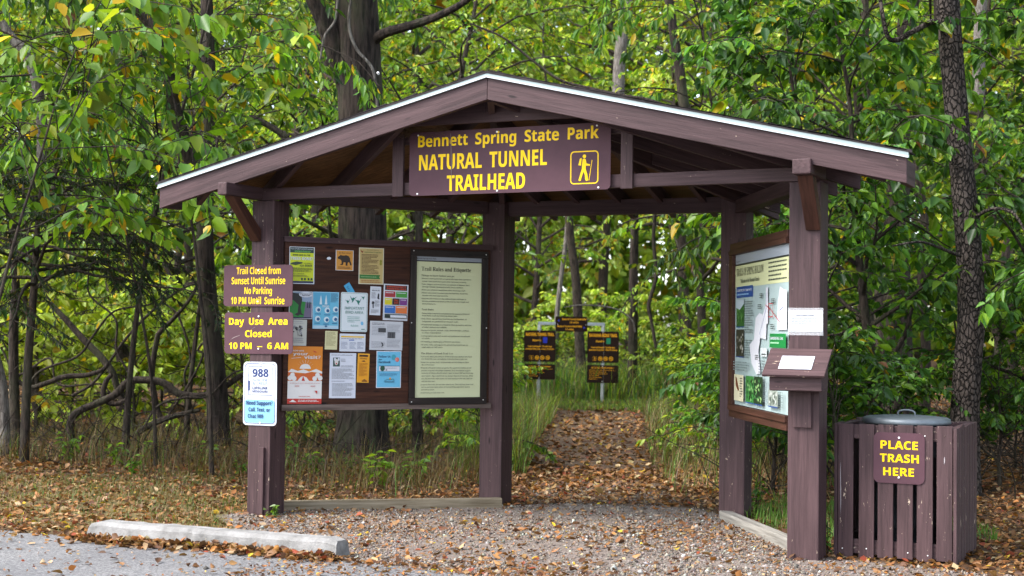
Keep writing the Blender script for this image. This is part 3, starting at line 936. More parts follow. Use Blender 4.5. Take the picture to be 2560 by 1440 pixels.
def d_yell(s):
    s.rect(0.05, 0.79, 0.94, 0.87, ink((236, 190, 30))); s.rect(0.36, 0.62, 0.56, 0.67, ink((40, 90, 180)))
    s.body(0.06, 0.9, 0.76, 0.69, 1, GREY, 61, 0.5)
    for u in (0.06, 0.38, 0.68): s.body(u, u + 0.26, 0.55, 0.14, 6, ink((130, 140, 170)), int(u * 100), 0.35)
paper("highlighted_memo", "white landscape memo with a yellow highlighted line under the bird area sign", "notice", 0.608, 1.234, 0.200, 0.130, -0.7, PAPER, d_yell)
def d_bw(s):
    s.body(0.06, 0.46, 0.95, 0.86, 2, DK, 71, 0.4)
    for u0, v0, v1, n in ((0.06, 0.84, 0.50, 7), (0.52, 0.90, 0.62, 6), (0.06, 0.30, 0.06, 5), (0.52, 0.38, 0.10, 6)): s.body(u0, u0 + 0.42, v0, v1, n, GREY, int(u0 * 50 + n), 0.35)
    s.rect(0.25, 0.61, 0.48, 0.76, ink((70, 70, 74))); s.rect(0.53, 0.42, 0.77, 0.63, ink((86, 86, 90)))
    for u in (0.60, 0.68): s.rect(u, 0.43, u + 0.025, 0.6, DK)
    s.pts([(0.36, 0.10), (0.42, 0.16), (0.40, 0.24), (0.34, 0.27), (0.38, 0.19)], DK)
paper("black_white_sheet", "landscape newsletter page with two grey photographs, right of the board's middle", "notice", 0.872, 1.288, 0.261, 0.214, -0.9, ink((208, 210, 216)), d_bw)
def d_visit(s):
    O, W, Rd, D = ink((232, 138, 24)), ink((240, 236, 232)), ink((206, 52, 40)), ink((214, 100, 36))
    s.rect(0.0, 0.0, 1.0, 0.40, W); s.rect(0.0, 0.0, 1.0, 0.09, Rd)
    s.pts([(0, 0.40), (0, 0.56), (0.35, 0.52), (0.62, 0.55), (1, 0.53), (1, 0.40)], D)
    s.pts([(0.0, 0.55), (0.10, 0.61), (0.28, 0.57), (0.45, 0.60), (0.62, 0.56), (0.82, 0.61), (1, 0.56), (1, 0.53), (0.7, 0.56), (0.5, 0.53), (0.25, 0.545)], W)
    s.poly([(s.U(0.5, 0.61)[0] + 0.042 * math.cos(a), s.U(0.5, 0.61)[1] + 0.036 * math.sin(a)) for a in np.linspace(0, math.pi, 12)], W)
    for a in np.linspace(0.25, math.pi - 0.25, 9):
        c = s.U(0.5, 0.61); x, y = math.cos(a), math.sin(a)
        s.poly([(c[0] + 0.048 * x - 0.0008 * y, c[1] + 0.042 * y), (c[0] + 0.07 * x - 0.0008 * y, c[1] + 0.064 * y), (c[0] + 0.07 * x + 0.0008 * y, c[1] + 0.064 * y), (c[0] + 0.048 * x + 0.0008 * y, c[1] + 0.042 * y)][::-1], W, 0.00005)
    s.pts([(0.28, 0.40), (0.36, 0.46), (0.44, 0.485), (0.54, 0.46), (0.62, 0.40)], W); s.pts([(0.40, 0.40), (0.44, 0.485), (0.50, 0.40)], Rd)
    for u, v in ((0.06, 0.45), (0.13, 0.50), (0.18, 0.44), (0.78, 0.44), (0.86, 0.50), (0.94, 0.45)): s.ell(u, v, 0.018, 0.018, W, 10)
    s.text("HOW WAS", 0.12, 0.44, 0.91, 0.935, W, 0.01); s.text("your", 0.12, 0.56, 0.845, 0.895, W, 0.04); s.text("visit?", 0.45, 0.93, 0.785, 0.84, W, 0.04)
    s.line([(0.08, 0.79), (0.36, 0.805)], 0.003, W)
    s.pts([(0.70, 0.93), (0.80, 0.91), (0.82, 0.895), (0.74, 0.905)], Rd)
    s.text("SHARE YOUR GUEST EXPERIENCE WITH US!", 0.06, 0.93, 0.352, 0.367, Rd, 0.0)
    s.rect(0.20, 0.305, 0.33, 0.315, Rd); s.rect(0.66, 0.305, 0.80, 0.315, Rd)
    s.pts([(0.78, 0.23), (0.86, 0.23), (0.86, 0.17), (0.83, 0.19)], Rd)
    s.body(0.32, 0.68, 0.14, 0.12, 1, Rd, 2, 0.4)
    s.pts([(0.04, 0.03), (0.15, 0.075), (0.26, 0.03)], W); s.body(0.30, 0.92, 0.075, 0.03, 2, W, 82, 0.4)
paper("survey_poster", "tall orange and white poster with a tent, lower left of the board", "poster", 0.249, 0.997, 0.257, 0.414, -0.6, ink((232, 138, 24)), d_visit)
def d_dog(s):
    s.text("SHOW-ME STATE CAMPING GUIDELINES", 0.06, 0.86, 0.945, 0.965, DK, 0.01)
    s.rect(0.12, 0.70, 0.38, 0.90, ink((60, 84, 78))); s.ell(0.25, 0.80, 0.014, 0.022, ink((226, 220, 214))); s.ell(0.25, 0.765, 0.005, 0.006, ink((190, 40, 40)))
    s.ell(0.19, 0.86, 0.008, 0.012, PAPER); s.ell(0.33, 0.86, 0.008, 0.012, PAPER)
    s.body(0.42, 0.6, 0.88, 0.80, 3, GREY, 91, 0.4); s.body(0.42, 0.92, 0.73, 0.68, 2, GREY, 92, 0.4)
    s.body(0.08, 0.93, 0.66, 0.42, 10, GREY, 93, 0.4); s.body(0.08, 0.6, 0.385, 0.37, 1, ink((80, 80, 110)), 94, 0.6); s.body(0.1, 0.92, 0.34, 0.05, 11, GREY, 95, 0.4)
paper("pet_rules_sheet", "white letter sheet with a small dog photograph at its top", "notice", 0.536, 0.993, 0.203, 0.329, -0.3, ink((224, 228, 240)), d_dog)
def d_oran(s):
    D = ink((110, 60, 8))
    s.rect(0.12, 0.89, 0.86, 0.955, ink((60, 30, 8))); s.body(0.2, 0.8, 0.86, 0.80, 2, D, 101, 0.5); s.pts([(0.3, 0.74), (0.55, 0.77), (0.66, 0.73), (0.5, 0.715)], D)
    s.body(0.14, 0.86, 0.68, 0.22, 16, ink((180, 110, 14)), 102, 0.45); s.pts([(0.4, 0.07), (0.62, 0.12), (0.86, 0.07)], D); s.rect(0.4, 0.03, 0.86, 0.06, D)
paper("orange_leaflet", "narrow bright orange leaflet between the dog sheet and the sky blue flyer", "leaflet", 0.695, 1.048, 0.092, 0.213, -1.6, ink((240, 164, 22)), d_oran, border=ink((250, 190, 60)))
def d_fb(s):
    D = ink((26, 50, 84))
    s.text("Follow Us", 0.09, 0.56, 0.82, 0.88, D, 0.03); s.text("on", 0.09, 0.21, 0.75, 0.795, D, 0.03); s.text("Facebook", 0.09, 0.57, 0.67, 0.73, D, 0.03)
    s.ell(0.69, 0.83, 0.019, 0.021, ink((70, 170, 190))); s.ell(0.83, 0.77, 0.016, 0.017, ink((226, 120, 110))); s.ell(0.78, 0.775, 0.008, 0.01, ink((232, 150, 140)))
    s.rect(0.10, 0.585, 0.93, 0.60, D); s.rect(0.10, 0.455, 0.93, 0.585, PAPER); s.ell(0.24, 0.53, 0.019, 0.021, ink((40, 84, 66)))
    s.text("Bennett Spring State Park", 0.36, 0.80, 0.525, 0.55, D, 0.0); s.rect(0.36, 0.475, 0.43, 0.50, DK)
    s.body(0.12, 0.88, 0.41, 0.32, 4, ink((80, 140, 180)), 111, 0.4)
    s.line([(0.32, 0.20), (0.45, 0.235), (0.56, 0.22), (0.66, 0.245), (0.72, 0.20)], 0.003, ink((50, 110, 90))); s.ell(0.55, 0.255, 0.007, 0.008, ink((226, 160, 40))); s.text("MISSOURI", 0.33, 0.72, 0.15, 0.19, ink((60, 110, 130)), 0.02)
paper("social_flyer", "sky blue flyer inviting visitors to follow along, right of the orange leaflet", "flyer", 0.896, 1.038, 0.197, 0.273, -0.1, ink((112, 196, 234)), d_fb, border=PAPER)

# framed rules panel
rp = thing("rules_panel", "tall pale green rules sheet in a heavy black frame on the board", "notice")
rp.matrix_local = bframe(LO, LE, LN, 1.374, 1.357, 0.001)
fw, fh = 0.640, 1.165
for nm, lo, hi, g in (("frame", (-fw / 2, -fh / 2, 0), (fw / 2, -fh / 2 + 0.05, 0.022), 'x'), ("frame", (-fw / 2, fh / 2 - 0.052, 0), (fw / 2, fh / 2, 0.022), 'x'),
                      ("frame", (-fw / 2, -fh / 2 + 0.0505, 0), (-fw / 2 + 0.048, fh / 2 - 0.0525, 0.022), 'y'), ("frame", (fw / 2 - 0.052, -fh / 2 + 0.0505, 0), (fw / 2, fh / 2 - 0.0525, 0.022), 'y')):
    box(nm, lo, hi, M_FRAME, rp, 0.003, g)
CREAM = ink((222, 226, 182))
sh = Sheet(0.541, 1.064, CREAM, 0.004)
INK = ink((40, 42, 40)); INK2 = ink((84, 90, 80))
sh.rect(0.0, 0.968, 1.0, 1.0, ink((150, 156, 166))); sh.rect(0, 0.960, 1.0, 0.968, ink((24, 24, 26)))
sh.text("Bennett Spring State Park", 0.005, 0.30, 0.977, 0.986, INK, 0.01)
sh.text("Trail Rules and Etiquette", 0.08, 0.835, 0.895, 0.923, INK, 0.0, 'serif')
def rl(txt, y, x0=0.075, x1=None, hgt=0.0085, f='sans', c=None):
    v = 1 - (y - 122) / 1107.0
    n = len(txt)
    sh.text(txt, x0, x1 if x1 else min(0.88, x0 + n * 0.0123), v - hgt / 2, v + hgt / 2, c or INK2, 0.012, f, False, 1)
def hd(txt, y, x1): rl(txt, y, 0.075, x1, 0.0115, 'serif', INK)
hd("Things to know before you go:", 275, 0.58)
RULES = [(299, "•Missouri state park trails are generally open from sunrise to"), (321, " sunset. Some parks have gates that close every evening."), (344, "•Ticks, chiggers and mosquitoes are common in Missouri April"), (364, " through October. Be prepared with insect repellent."), (388, "•Know your physical capabilities when choosing a trail."), (411, "•Always carry water to ensure you stay hydrated. Watch the"), (432, " weather and dress appropriately."), (456, "•Read the information on the trailhead signs and maps to"), (477, " become oriented and aware of the trail terrain, length and"), (497, " special features."),
 (572, " Please help to maintain and preserve the beauty of Missouri"), (590, " State Parks trails by following these rules."), (614, "•Only hikers, equestrians, bicyclists and backpackers, as"), (635, " designated, are permitted on the park trails."), (660, "•All pets must be kept on a leash for their protection and that"), (680, " of other visitors and wildlife."), (704, "•Removal of plants, animals, rocks, downed timber, artifacts"), (723, " or relics is prohibited."), (748, "•Cutting implements such as saws and hatchets are not allowed"), (767, " on trails."), (793, "•No hunting or discharging of firearms permitted."), (817, "•All other rules and regulations pertaining to park use are"), (836, " applicable to trail users."),
 (909, "•Carry out what you carry in. If the trail users before you have"), (928, " not done this, you can help by removing their trash, too."), (953, "•Keep your group small. Small groups are less likely to harm"), (973, " the environment."), (997, "•Dispose of human waste properly. The top 6 to 8 inches of soil"), (1018, " possess a system of biologic disposers that decompose organic"), (1038, " material. If hikers should select a spot at least 100 feet from any"), (1060, " open water, dig a small hole no deeper than 6 or 8 inches. After"), (1081, " use, fill the hole with loose soil and tramp in the sod. Nature"), (1102, " will do the rest."), (1127, "•Stay on the trail. Do not take shortcuts. The trail has been laid"), (1147, " out to minimize destruction of surrounding vegetation and to"), (1167, " prevent erosion."), (1191, "•Avoid using a trail when wet.")]
for y, tx in RULES:
    st = tx.startswith(' ')
    rl(tx.strip(), y, 0.09 if st else 0.073)
hd("Trail Rules", 542, 0.26); hd("The Ethics of Good Trail Use", 884, 0.56)
sh.put("rules_sheet", Matrix.Translation(Vector((-0.002, 0.003, 0.004))), rp)
for u, v in ((-0.30, 0.57), (0.30, 0.56), (-0.30, -0.56), (0.29, -0.55), (0.31, 0.0), (-0.31, 0.03)):
    screw_at(rp, u, v, 0.024, 0.004)
# pin heads and a torn paper scrap left on the plywood
scrap = Sheet(0.04, 0.028, None); scrap.poly([(-0.018, 0), (-0.01, 0.009), (0.004, 0.012), (0.018, 0.004), (0.012, -0.007), (-0.008, -0.010)], PAPER)
tag(scrap.put("paper_scrap", bframe(LO, LE, LN, 0.415, 1.846, 0.0015)), "torn white paper scrap left of the amber bear notice", "scrap")

# trail map panel on the right-hand side
sw, shh = 1.40, 1.038
mp = Sheet(sw, shh, ink((176, 196, 196)), 0.004)
def mu(s): return (s - 0.385) / sw
def mv(z): return (z - 0.846) / shh
mp.rect(0, mv(1.818), 1, 1, ink((164, 172, 182))); mp.rect(0, mv(1.806), 1, mv(1.818), ink((26, 26, 28)))
mp.rect(0, mv(1.652), 1, mv(1.806), ink((222, 226, 176)))
mp.text("Bennett Spring State Park", 0.015, 0.12, mv(1.832), mv(1.840), INK, 0.0)
mp.text("TRAILS OF SPRING HOLLOW", mu(0.44), mu(1.19), mv(1.735), mv(1.785), INK, 0.0, 'serif')
mp.text("Welcome to the Missouri Ozarks", mu(0.56), mu(1.08), mv(1.684), mv(1.712), INK2, 0.0, 'serif')
mp.body(mu(1.31), 0.995, mv(1.80), mv(1.665), 5, INK2, 121, 0.35)
mp.rect(mu(0.45), mv(1.583), mu(0.91), mv(1.660), ink((26, 72, 150))); mp.text("NATURAL TUNNEL TRAIL - 7.5 miles, round trip", mu(0.47), mu(0.88), mv(1.625), mv(1.642), PAPER, 0.01); mp.body(mu(0.47), mu(0.8), mv(1.615), mv(1.595), 1, ink((150, 190, 230)), 3, 0.5)
rg = np.random.default_rng(3)
def photo(s0, s1, z0, z1, cols, n=30, seed=0):
    rr = np.random.default_rng(seed)
    mp.rect(mu(s0), mv(z0), mu(s1), mv(z1), ink(cols[0]))
    for i in range(n):
        c = ink(cols[1 + i % (len(cols) - 1)])
        a, b = s0 + 0.1 * (s1 - s0) + 0.8 * rr.random() * (s1 - s0), z0 + 0.1 * (z1 - z0) + 0.75 * rr.random() * (z1 - z0)
        mp.poly([(mp.U(mu(a), 0)[0] + 0.022 * rr.uniform(0.4, 0.9) * math.cos(k), mp.U(0, mv(b))[1] + 0.016 * rr.uniform(0.4, 0.9) * math.sin(k)) for k in np.linspace(0, 5.6, 7)], c, 0.00003)
    mp.rect(mu(s0), mv(z0) - 0.006, mu(s1), mv(z0), ink((30, 70, 150)))
photo(0.455, 0.68, 1.385, 1.57, [(44, 96, 40), (70, 130, 50), (30, 66, 34), (100, 150, 80)], 40, 1)
mp.pts([(mu(0.455), mv(1.57)), (mu(0.68), mv(1.57)), (mu(0.68), mv(1.54)), (mu(0.56), mv(1.50)), (mu(0.455), mv(1.515))], ink((190, 206, 216)))
photo(0.46, 0.685, 1.18, 1.365, [(52, 50, 44), (24, 24, 22), (120, 116, 104), (170, 168, 160)], 40, 2)
mp.body(mu(0.70), mu(0.95), mv(1.56), mv(1.34), 14, ink((110, 124, 124)), 131, 0.4); mp.body(mu(0.70), mu(0.92), mv(1.30), mv(1.17), 8, ink((110, 124, 124)), 132, 0.4)
LAND = ink((222, 224, 232))
mp.pts([(mu(1.28), mv(1.63)), (mu(1.33), mv(1.635)), (mu(1.34), mv(1.40)), (mu(1.30), mv(1.40)), (mu(1.29), mv(1.30)), (mu(1.10), mv(1.31)), (mu(1.16), mv(1.42)), (mu(1.28), mv(1.52))], LAND)
mp.pts([(mu(1.62), mv(1.63)), (mu(1.70), mv(1.61)), (mu(1.785), mv(1.60)), (mu(1.785), mv(1.36)), (mu(1.56), mv(1.36)), (mu(1.57), mv(1.52))], LAND)
mp.pts([(mu(1.02), mv(1.44)), (mu(1.12), mv(1.47)), (mu(1.20), mv(1.46)), (mu(1.14), mv(1.30)), (mu(1.10), mv(1.22)), (mu(1.16), mv(1.08)), (mu(1.05), mv(1.07)), (mu(0.92), mv(1.14)), (mu(0.86), mv(1.26)), (mu(0.98), mv(1.30))], LAND)
BLU = ink((90, 110, 170))
mp.line([(mu(1.31), mv(1.60)), (mu(1.29), mv(1.50)), (mu(1.20), mv(1.40)), (mu(1.12), mv(1.33))], 0.004, BLU)
mp.line([(mu(1.60), mv(1.38)), (mu(1.62), mv(1.48)), (mu(1.70), mv(1.50)), (mu(1.75), mv(1.39))], 0.005, BLU)
mp.line([(mu(1.28), mv(1.52)), (mu(1.40), mv(1.49)), (mu(1.62), mv(1.41))], 0.006, ink((196, 50, 60)))
mp.ring(mu(1.36), mv(1.44), mu(1.46), mv(1.53), 0, 0.006, ink((196, 50, 60)))
for s_, z_ in ((1.12, 1.60), (1.08, 1.53), (1.40, 1.40), (1.02, 1.20), (1.42, 1.56)): mp.body(mu(s_), mu(s_ + 0.1), mv(z_), mv(z_ - 0.035), 3, INK, int(s_ * 50), 0.5)
mp.rect(mu(1.17), mv(1.19), mu(1.33), mv(1.245), ink((212, 220, 222))); mp.rect(mu(1.19), mv(1.20), mu(1.30), mv(1.208), INK)
mp.rect(mu(1.40), mv(1.25), mu(1.785), mv(1.337), ink((24, 128, 62))); mp.text("SAVANNA RIDGE TRAIL - 3.5 miles", mu(1.42), mu(1.72), mv(1.30), mv(1.317), PAPER, 0.01); mp.body(mu(1.42), mu(1.64), mv(1.29), mv(1.27), 1, ink((170, 220, 180)), 8, 0.5)
mp.rect(mu(0.45), mv(0.875), mu(0.72), mv(1.055), ink((230, 224, 190))); mp.pts([(mu(0.49), mv(1.04)), (mu(0.53), mv(1.03)), (mu(0.60), mv(0.95)), (mu(0.57), mv(0.94)), (mu(0.50), mv(0.98))], ink((122, 66, 40))); mp.body(mu(0.62), mu(0.71), mv(1.04), mv(0.9), 8, INK2, 141, 0.4)
photo(0.79, 1.01, 0.88, 1.055, [(60, 130, 60), (24, 40, 24), (130, 180, 110), (40, 90, 50)], 40, 4)
photo(1.03, 1.25, 0.88, 1.058, [(36, 60, 36), (150, 190, 120), (70, 130, 70), (20, 30, 22)], 40, 5)
photo(1.40, 1.63, 0.885, 0.985, [(150, 160, 150), (110, 120, 110), (190, 196, 190), (90, 100, 92)], 40, 6)
mp.body(mu(1.27), mu(1.37), mv(1.05), mv(0.9), 12, ink((120, 136, 136)), 151, 0.4); mp.body(mu(1.65), mu(1.77), mv(0.985), mv(0.87), 8, ink((120, 136, 136)), 152, 0.4); mp.body(mu(0.45), mu(0.9), mv(1.15), mv(1.08), 4, ink((120, 136, 136)), 153, 0.4); mp.body(mu(1.16), mu(1.34), mv(1.17), mv(1.08), 5, ink((110, 120, 126)), 154, 0.4)
o = mp.put("trail_map", bframe(RO, RE, RN, 0.385 + sw / 2, 0.846 + shh / 2, 0.001))
tag(o, "large pale blue trail map panel between the two right-hand posts", "map")

# notice in a clear sleeve on the right-hand front post, and the leaflet box below
M_CLEAR, tt, bb = newmat("clear_plastic_sleeve")
bb.inputs['Base Color'].default_value = (0.9, 0.92, 0.95, 1); bb.inputs['Roughness'].default_value = 0.12; bb.inputs['Alpha'].default_value = 0.14
t = thing("sleeved_notice", "white page in a clear plastic sleeve on the right front post", "notice")
t.matrix_local = front(3.939, FY, 1.410)
Sheet(0.212, 0.163, M_CLEAR, 0.001).put("sleeve", None, t)
s_ = Sheet(0.206, 0.125, ink((208, 212, 222)), 0.0008, 0, 0.0015)
s_.text("Parking is limited on Monday", 0.22, 0.76, 0.74, 0.80, DK, 0.02); s_.body(0.10, 0.88, 0.66, 0.28, 5, ink((130, 134, 144)), 161, 0.42); s_.body(0.4, 0.62, 0.2, 0.14, 1, GREY, 162, 0.4)
s_.put("page", Matrix.Translation(Vector((0, 0.003, 0))), t)
bxo = thing("leaflet_box", "small brown wooden box with a sloping lid on the right front post", "box", (3.929, -S2, 0))
for lo, hi, nm in (((-0.165, -0.155, 1.005), (0.145, -0.137, 1.10), "front_panel"), ((-0.165, -0.1365, 1.0), (0.145, -0.002, 1.015), "base")):
    box(nm, lo, hi, M_BROWN, bxo, 0.002)
for x in (-0.165, 0.129):
    v = [Vector((x + dx, y, z)) for dx in (0, 0.016) for y, z in ((-0.1365, 1.016), (-0.002, 1.016), (-0.002, 1.218), (-0.1365, 1.10))]
    solid("side_panel", v, BOXF, Matrix.Translation(Vector((x, 0, 1.1))), M_BROWN, bxo, 0.002)
v = [Vector((x, y, z)) for (y, z) in ((-0.192, 1.083), (-0.004, 1.236)) for x in (-0.198, 0.172)] + [Vector((x, y - 0.008, z + 0.013)) for (y, z) in ((-0.192, 1.083), (-0.004, 1.236)) for x in (-0.198, 0.172)]
lid = solid("lid", v, [(0, 1, 3, 2), (4, 6, 7, 5), (0, 4, 5, 1), (1, 5, 7, 3), (3, 7, 6, 2), (2, 6, 4, 0)], Matrix.Translation(Vector((0, -0.1, 1.16))), M_BROWN_WORN, bxo, 0.002)
box("mounting_plate", (-0.058, -0.018, 0.782), (0.052, -0.001, 0.998), M_BROWN, bxo, 0.002, 'z')
d = Vector((0, 0.188, 0.153)).normalized()
M = frameM(Vector((3.929 - 0.012, -S2 - 0.118, 1.1675)), Vector((1, 0, 0)), d, Vector((1, 0, 0)).cross(d))
s_ = Sheet(0.196, 0.118, ink((208, 214, 224)), 0.001); s_.text("Brochures", 0.2, 0.5, 0.8, 0.87, GREY, 0.0); s_.body(0.2, 0.85, 0.76, 0.5, 2, ink((120, 124, 134)), 171, 0.5)
tag(s_.put("lid_label", M), "white laminated card lying on the leaflet box lid", "card")

# ------------------------------------------------------------------ litter-bin enclosure
bn = thing("bin_enclosure", "waist-high brown slatted timber enclosure around the trash can, beside the right front post", "enclosure", (4.05, 0.15, 0))
EW = 0.728
rng = np.random.default_rng(4)
for i, (x0, x1) in enumerate(((0.028, 0.120), (0.154, 0.244), (0.266, 0.356), (0.380, 0.471), (0.494, 0.585), (0.607, 0.697))):
    zb = (-0.004, 0.006, 0.012, 0.015, 0.010, 0.018)[i]
    box("slat", (x0, 0.0, zb), (x1, 0.019, 0.800 + 0.0014 * i), M_BROWN_WORN, bn, 0.003, 'z')
    for z in (0.745, 0.05):
        nx_, nz_ = (x0 + x1) / 2 + rng.uniform(-0.02, 0.02), z + rng.uniform(-0.012, 0.012)
        tb = Tubes(); tb.add([(nx_, 0.002, nz_), (nx_, -0.0012, nz_), (nx_, -0.0016, nz_)], [0.0042, 0.0042, 0.0005], 8)
        link("nail", tb.mesh("nail", M_SCREW if rng.random() < 0.6 else M_BOLT, False), bn)
for z0, z1 in ((0.713, 0.796), (0.025, 0.111)):
    box("rail", (0.03, 0.0195, z0), (0.70, 0.052, z1), M_BROWN_WORN, bn, 0.003)
    box("rail", (0.03, 0.688, z0), (0.70, 0.72, z1), M_BROWN_WORN, bn, 0.003)
    for x0, x1 in ((0.026, 0.056), (0.672, 0.702)):
        box("rail", (x0, 0.053, z0), (x1, 0.687, z1), M_BROWN_WORN, bn, 0.003, 'y')
y = -0.006
while y < 0.70:
    w = 0.088
    for x0, x1 in ((0.006, 0.0255), (0.7025, 0.722)):
        box("slat", (x0, y, 0.0 + rng.uniform(-0.005, 0.008)), (x1, y + w, 0.795 + rng.uniform(-0.003, 0.012)), M_BROWN_WORN, bn, 0.003, 'z')
    y += w + 0.012
for i in range(6):
    x0 = 0.028 + i * 0.116
    box("slat", (x0, 0.7205, 0.0), (x0 + 0.09, 0.74, 0.80), M_BROWN_WORN, bn, 0.003, 'z')
for x, z0, z1, w in ((0.046, 0.24, 0.58, 0.004), (0.652, 0.585, 0.63, 0.006)):
    q = Sheet(w, z1 - z0, None); q.poly([(-w / 2, -(z1 - z0) / 2), (w / 2, -(z1 - z0) * 0.2), (w * 0.3, (z1 - z0) / 2), (-w * 0.4, (z1 - z0) * 0.3)], flat("scraped_paint", (0.30, 0.27, 0.28), 0.7, 0.1))
    q.put("paint_scrape", front(x, -0.0008, (z0 + z1) / 2, 0.015), bn)
sg = sign("trash_sign", "small square brown sign in yellow capitals on the slatted bin enclosure", front(4.05 + 0.391, 0.147, 0.609), 0.298, 0.300, M_SIGN, 0.035,
     [("PLACE", 0.138, 0.866, 0.676, 0.835), ("TRASH", 0.128, 0.886, 0.416, 0.575), ("HERE", 0.194, 0.793, 0.150, 0.308)], M_YEL, [(0.5, 0.90), (0.5, 0.12)], bold=0.03)
can = thing("trash_can", "round metal trash can with a domed grey lid inside the slatted enclosure", "trash can", (4.05 + 0.362, 0.15 + 0.37, 0))
def lathe(name, prof, mat, parent, n=40):
    a = np.arange(n) * 2 * np.pi / n
    V = np.array([(r * math.cos(t_), r * math.sin(t_), z) for r, z in prof for t_ in a])
    F = []
    for i in range(len(prof) - 1):
        for j in range(n):
            k = (j + 1) % n
            F.append((i * n + j, i * n + k, (i + 1) * n + k, (i + 1) * n + j))
    return link(name, mesh_np(name, V, np.array(F), mat, smooth=True), parent)
lathe("can_body", [(0.001, 0.03), (0.205, 0.03), (0.21, 0.06), (0.215, 0.17), (0.222, 0.18), (0.216, 0.20), (0.218, 0.25), (0.226, 0.26), (0.219, 0.275), (0.235, 0.76), (0.245, 0.79), (0.232, 0.79), (0.225, 0.2)], M_BIN, can)
lathe("can_lid", [(0.232, 0.795), (0.262, 0.796), (0.266, 0.803), (0.262, 0.826), (0.245, 0.834), (0.16, 0.842), (0.001, 0.846)], M_DULLSTEEL, can)
tb = Tubes(); tb.add(smooth_path([(-0.052, 0, 0.842), (-0.045, 0, 0.868), (0, 0, 0.877), (0.045, 0, 0.868), (0.052, 0, 0.842)]), 0.006, 8)
link("lid_handle", tb.mesh("lid_handle", M_DULLSTEEL), can)

# ------------------------------------------------------------------ timber edging and wheel stop
e1 = beam("timber_edging", (-0.02, 0.235, 0.02), (1.262, 1.262, 0.022), 0.07, 0.10, M_TIMBER, None, 0.006)
tag(e1, "weathered yellow-grey timber edging between the left posts at the gravel's back edge", "edging")
e2 = beam("timber_edging", (2.93, 1.53, 0.015), (3.82, 0.19, 0.03), 0.085, 0.09, M_GREYTIMBER, None, 0.010)
tag(e2, "pale grey timber edging running forward to the right front post", "edging")
prof = [(-0.085, 0.0), (-0.072, 0.085), (-0.055, 0.11), (0.055, 0.11), (0.072, 0.085), (0.085, 0.0)]
bm = bmesh.new()
rng = np.random.default_rng(8)
rings = []
n = 30
for i in range(n):
    x = -0.87 + 1.74 * i / (n - 1)
    k = 0.0
    dent = 0.0035 * rng.normal(size=6)
    z_end = 1.0 if 0 < i < n - 1 else 0.9
    rings.append([bm.verts.new((x + (0.012 * (1 - z / 0.11) if i == n - 1 else -0.03 * (1 - z / 0.11) if i == 0 else 0), y + 0.6 * dent[j], max(-0.02, z * z_end + (0.5 * dent[j] if z > 0 else -0.02)))) for j, (y, z) in enumerate(prof)])
for a, b in zip(rings, rings[1:]):
    for j in range(len(prof) - 1):
        bm.faces.new((a[j], b[j], b[j + 1], a[j + 1]))
bm.faces.new(rings[0]); bm.faces.new(rings[-1][::-1])
bmesh.ops.recalc_face_normals(bm, faces=bm.faces)
ws = link("wheel_stop", bm_mesh("wheel_stop", bm, M_CONC), None, Matrix.Translation(Vector((0.68, -1.46, 0.0))) @ Matrix.Rotation(R(4.2), 4, 'Z'))
tag(ws, "long pale concrete wheel stop at the edge of the asphalt", "wheel stop")

# ------------------------------------------------------------------ trail signs beyond the shelter
TO, TE = Vector((-3.159, 12.555, 0)), Vector((0.898, 0.44, 0)).normalized()
TN = Vector((0.44, -0.898, 0)).normalized()
ts = thing("sign_frame", "galvanised steel frame of two posts and a crossbar beside the trail", "sign frame")
for s, z0, z1 in ((-0.492, 0.0, 1.46), (0.524, 0.0, 1.46)):
    P = TO + TE * s
    beam("frame_post", (P.x, P.y, z0), (P.x, P.y, z1), 0.05, 0.05, M_STEEL, ts, 0.004)
a, b = TO + TE * -0.517 + ZV * 1.487, TO + TE * 0.549 + ZV * 1.482
beam("crossbar", a, b, 0.05, 0.05, M_STEEL, ts, 0.004)
def tframe(s, z, rot=0): return bframe(TO, TE, TN, s, z, 0.028, R(rot))
def icons(t, w, h, th):
    L = Sheet(w, h, None, th)
    hiker(L, 0.17, 0.065, 0.305, 0.195, M_ORANGE, th)
    for u in (0.415, 0.585, 0.755):
        cx, cy = L.U(u, 0.13)
        c = [(cx + 0.034 * math.cos(k), cy + 0.034 * math.sin(k)) for k in np.linspace(0, 2 * math.pi, 20, endpoint=False)]
        d_ = [(cx + 0.025 * math.cos(k), cy + 0.025 * math.sin(k)) for k in np.linspace(0, 2 * math.pi, 20, endpoint=False)]
        L.band(c, d_, M_ORANGE)
        L.line([(u - 0.045, 0.175), (u + 0.045, 0.085)], 0.008, M_ORANGE)
        L.ell(u - 0.015, 0.125, 0.009, 0.008, M_ORANGE, 8); L.ell(u + 0.02, 0.135, 0.009, 0.008, M_ORANGE, 8)
    L.put("icons", None, t)
def blaze(c):
    def f(t, w, h, th):
        icons(t, w, h, th)
        L = Sheet(w, h, None, th); L.rect(0.60, 0.60, 0.735, 0.785, ink(c)); L.put("blaze_patch", None, t)
    return f
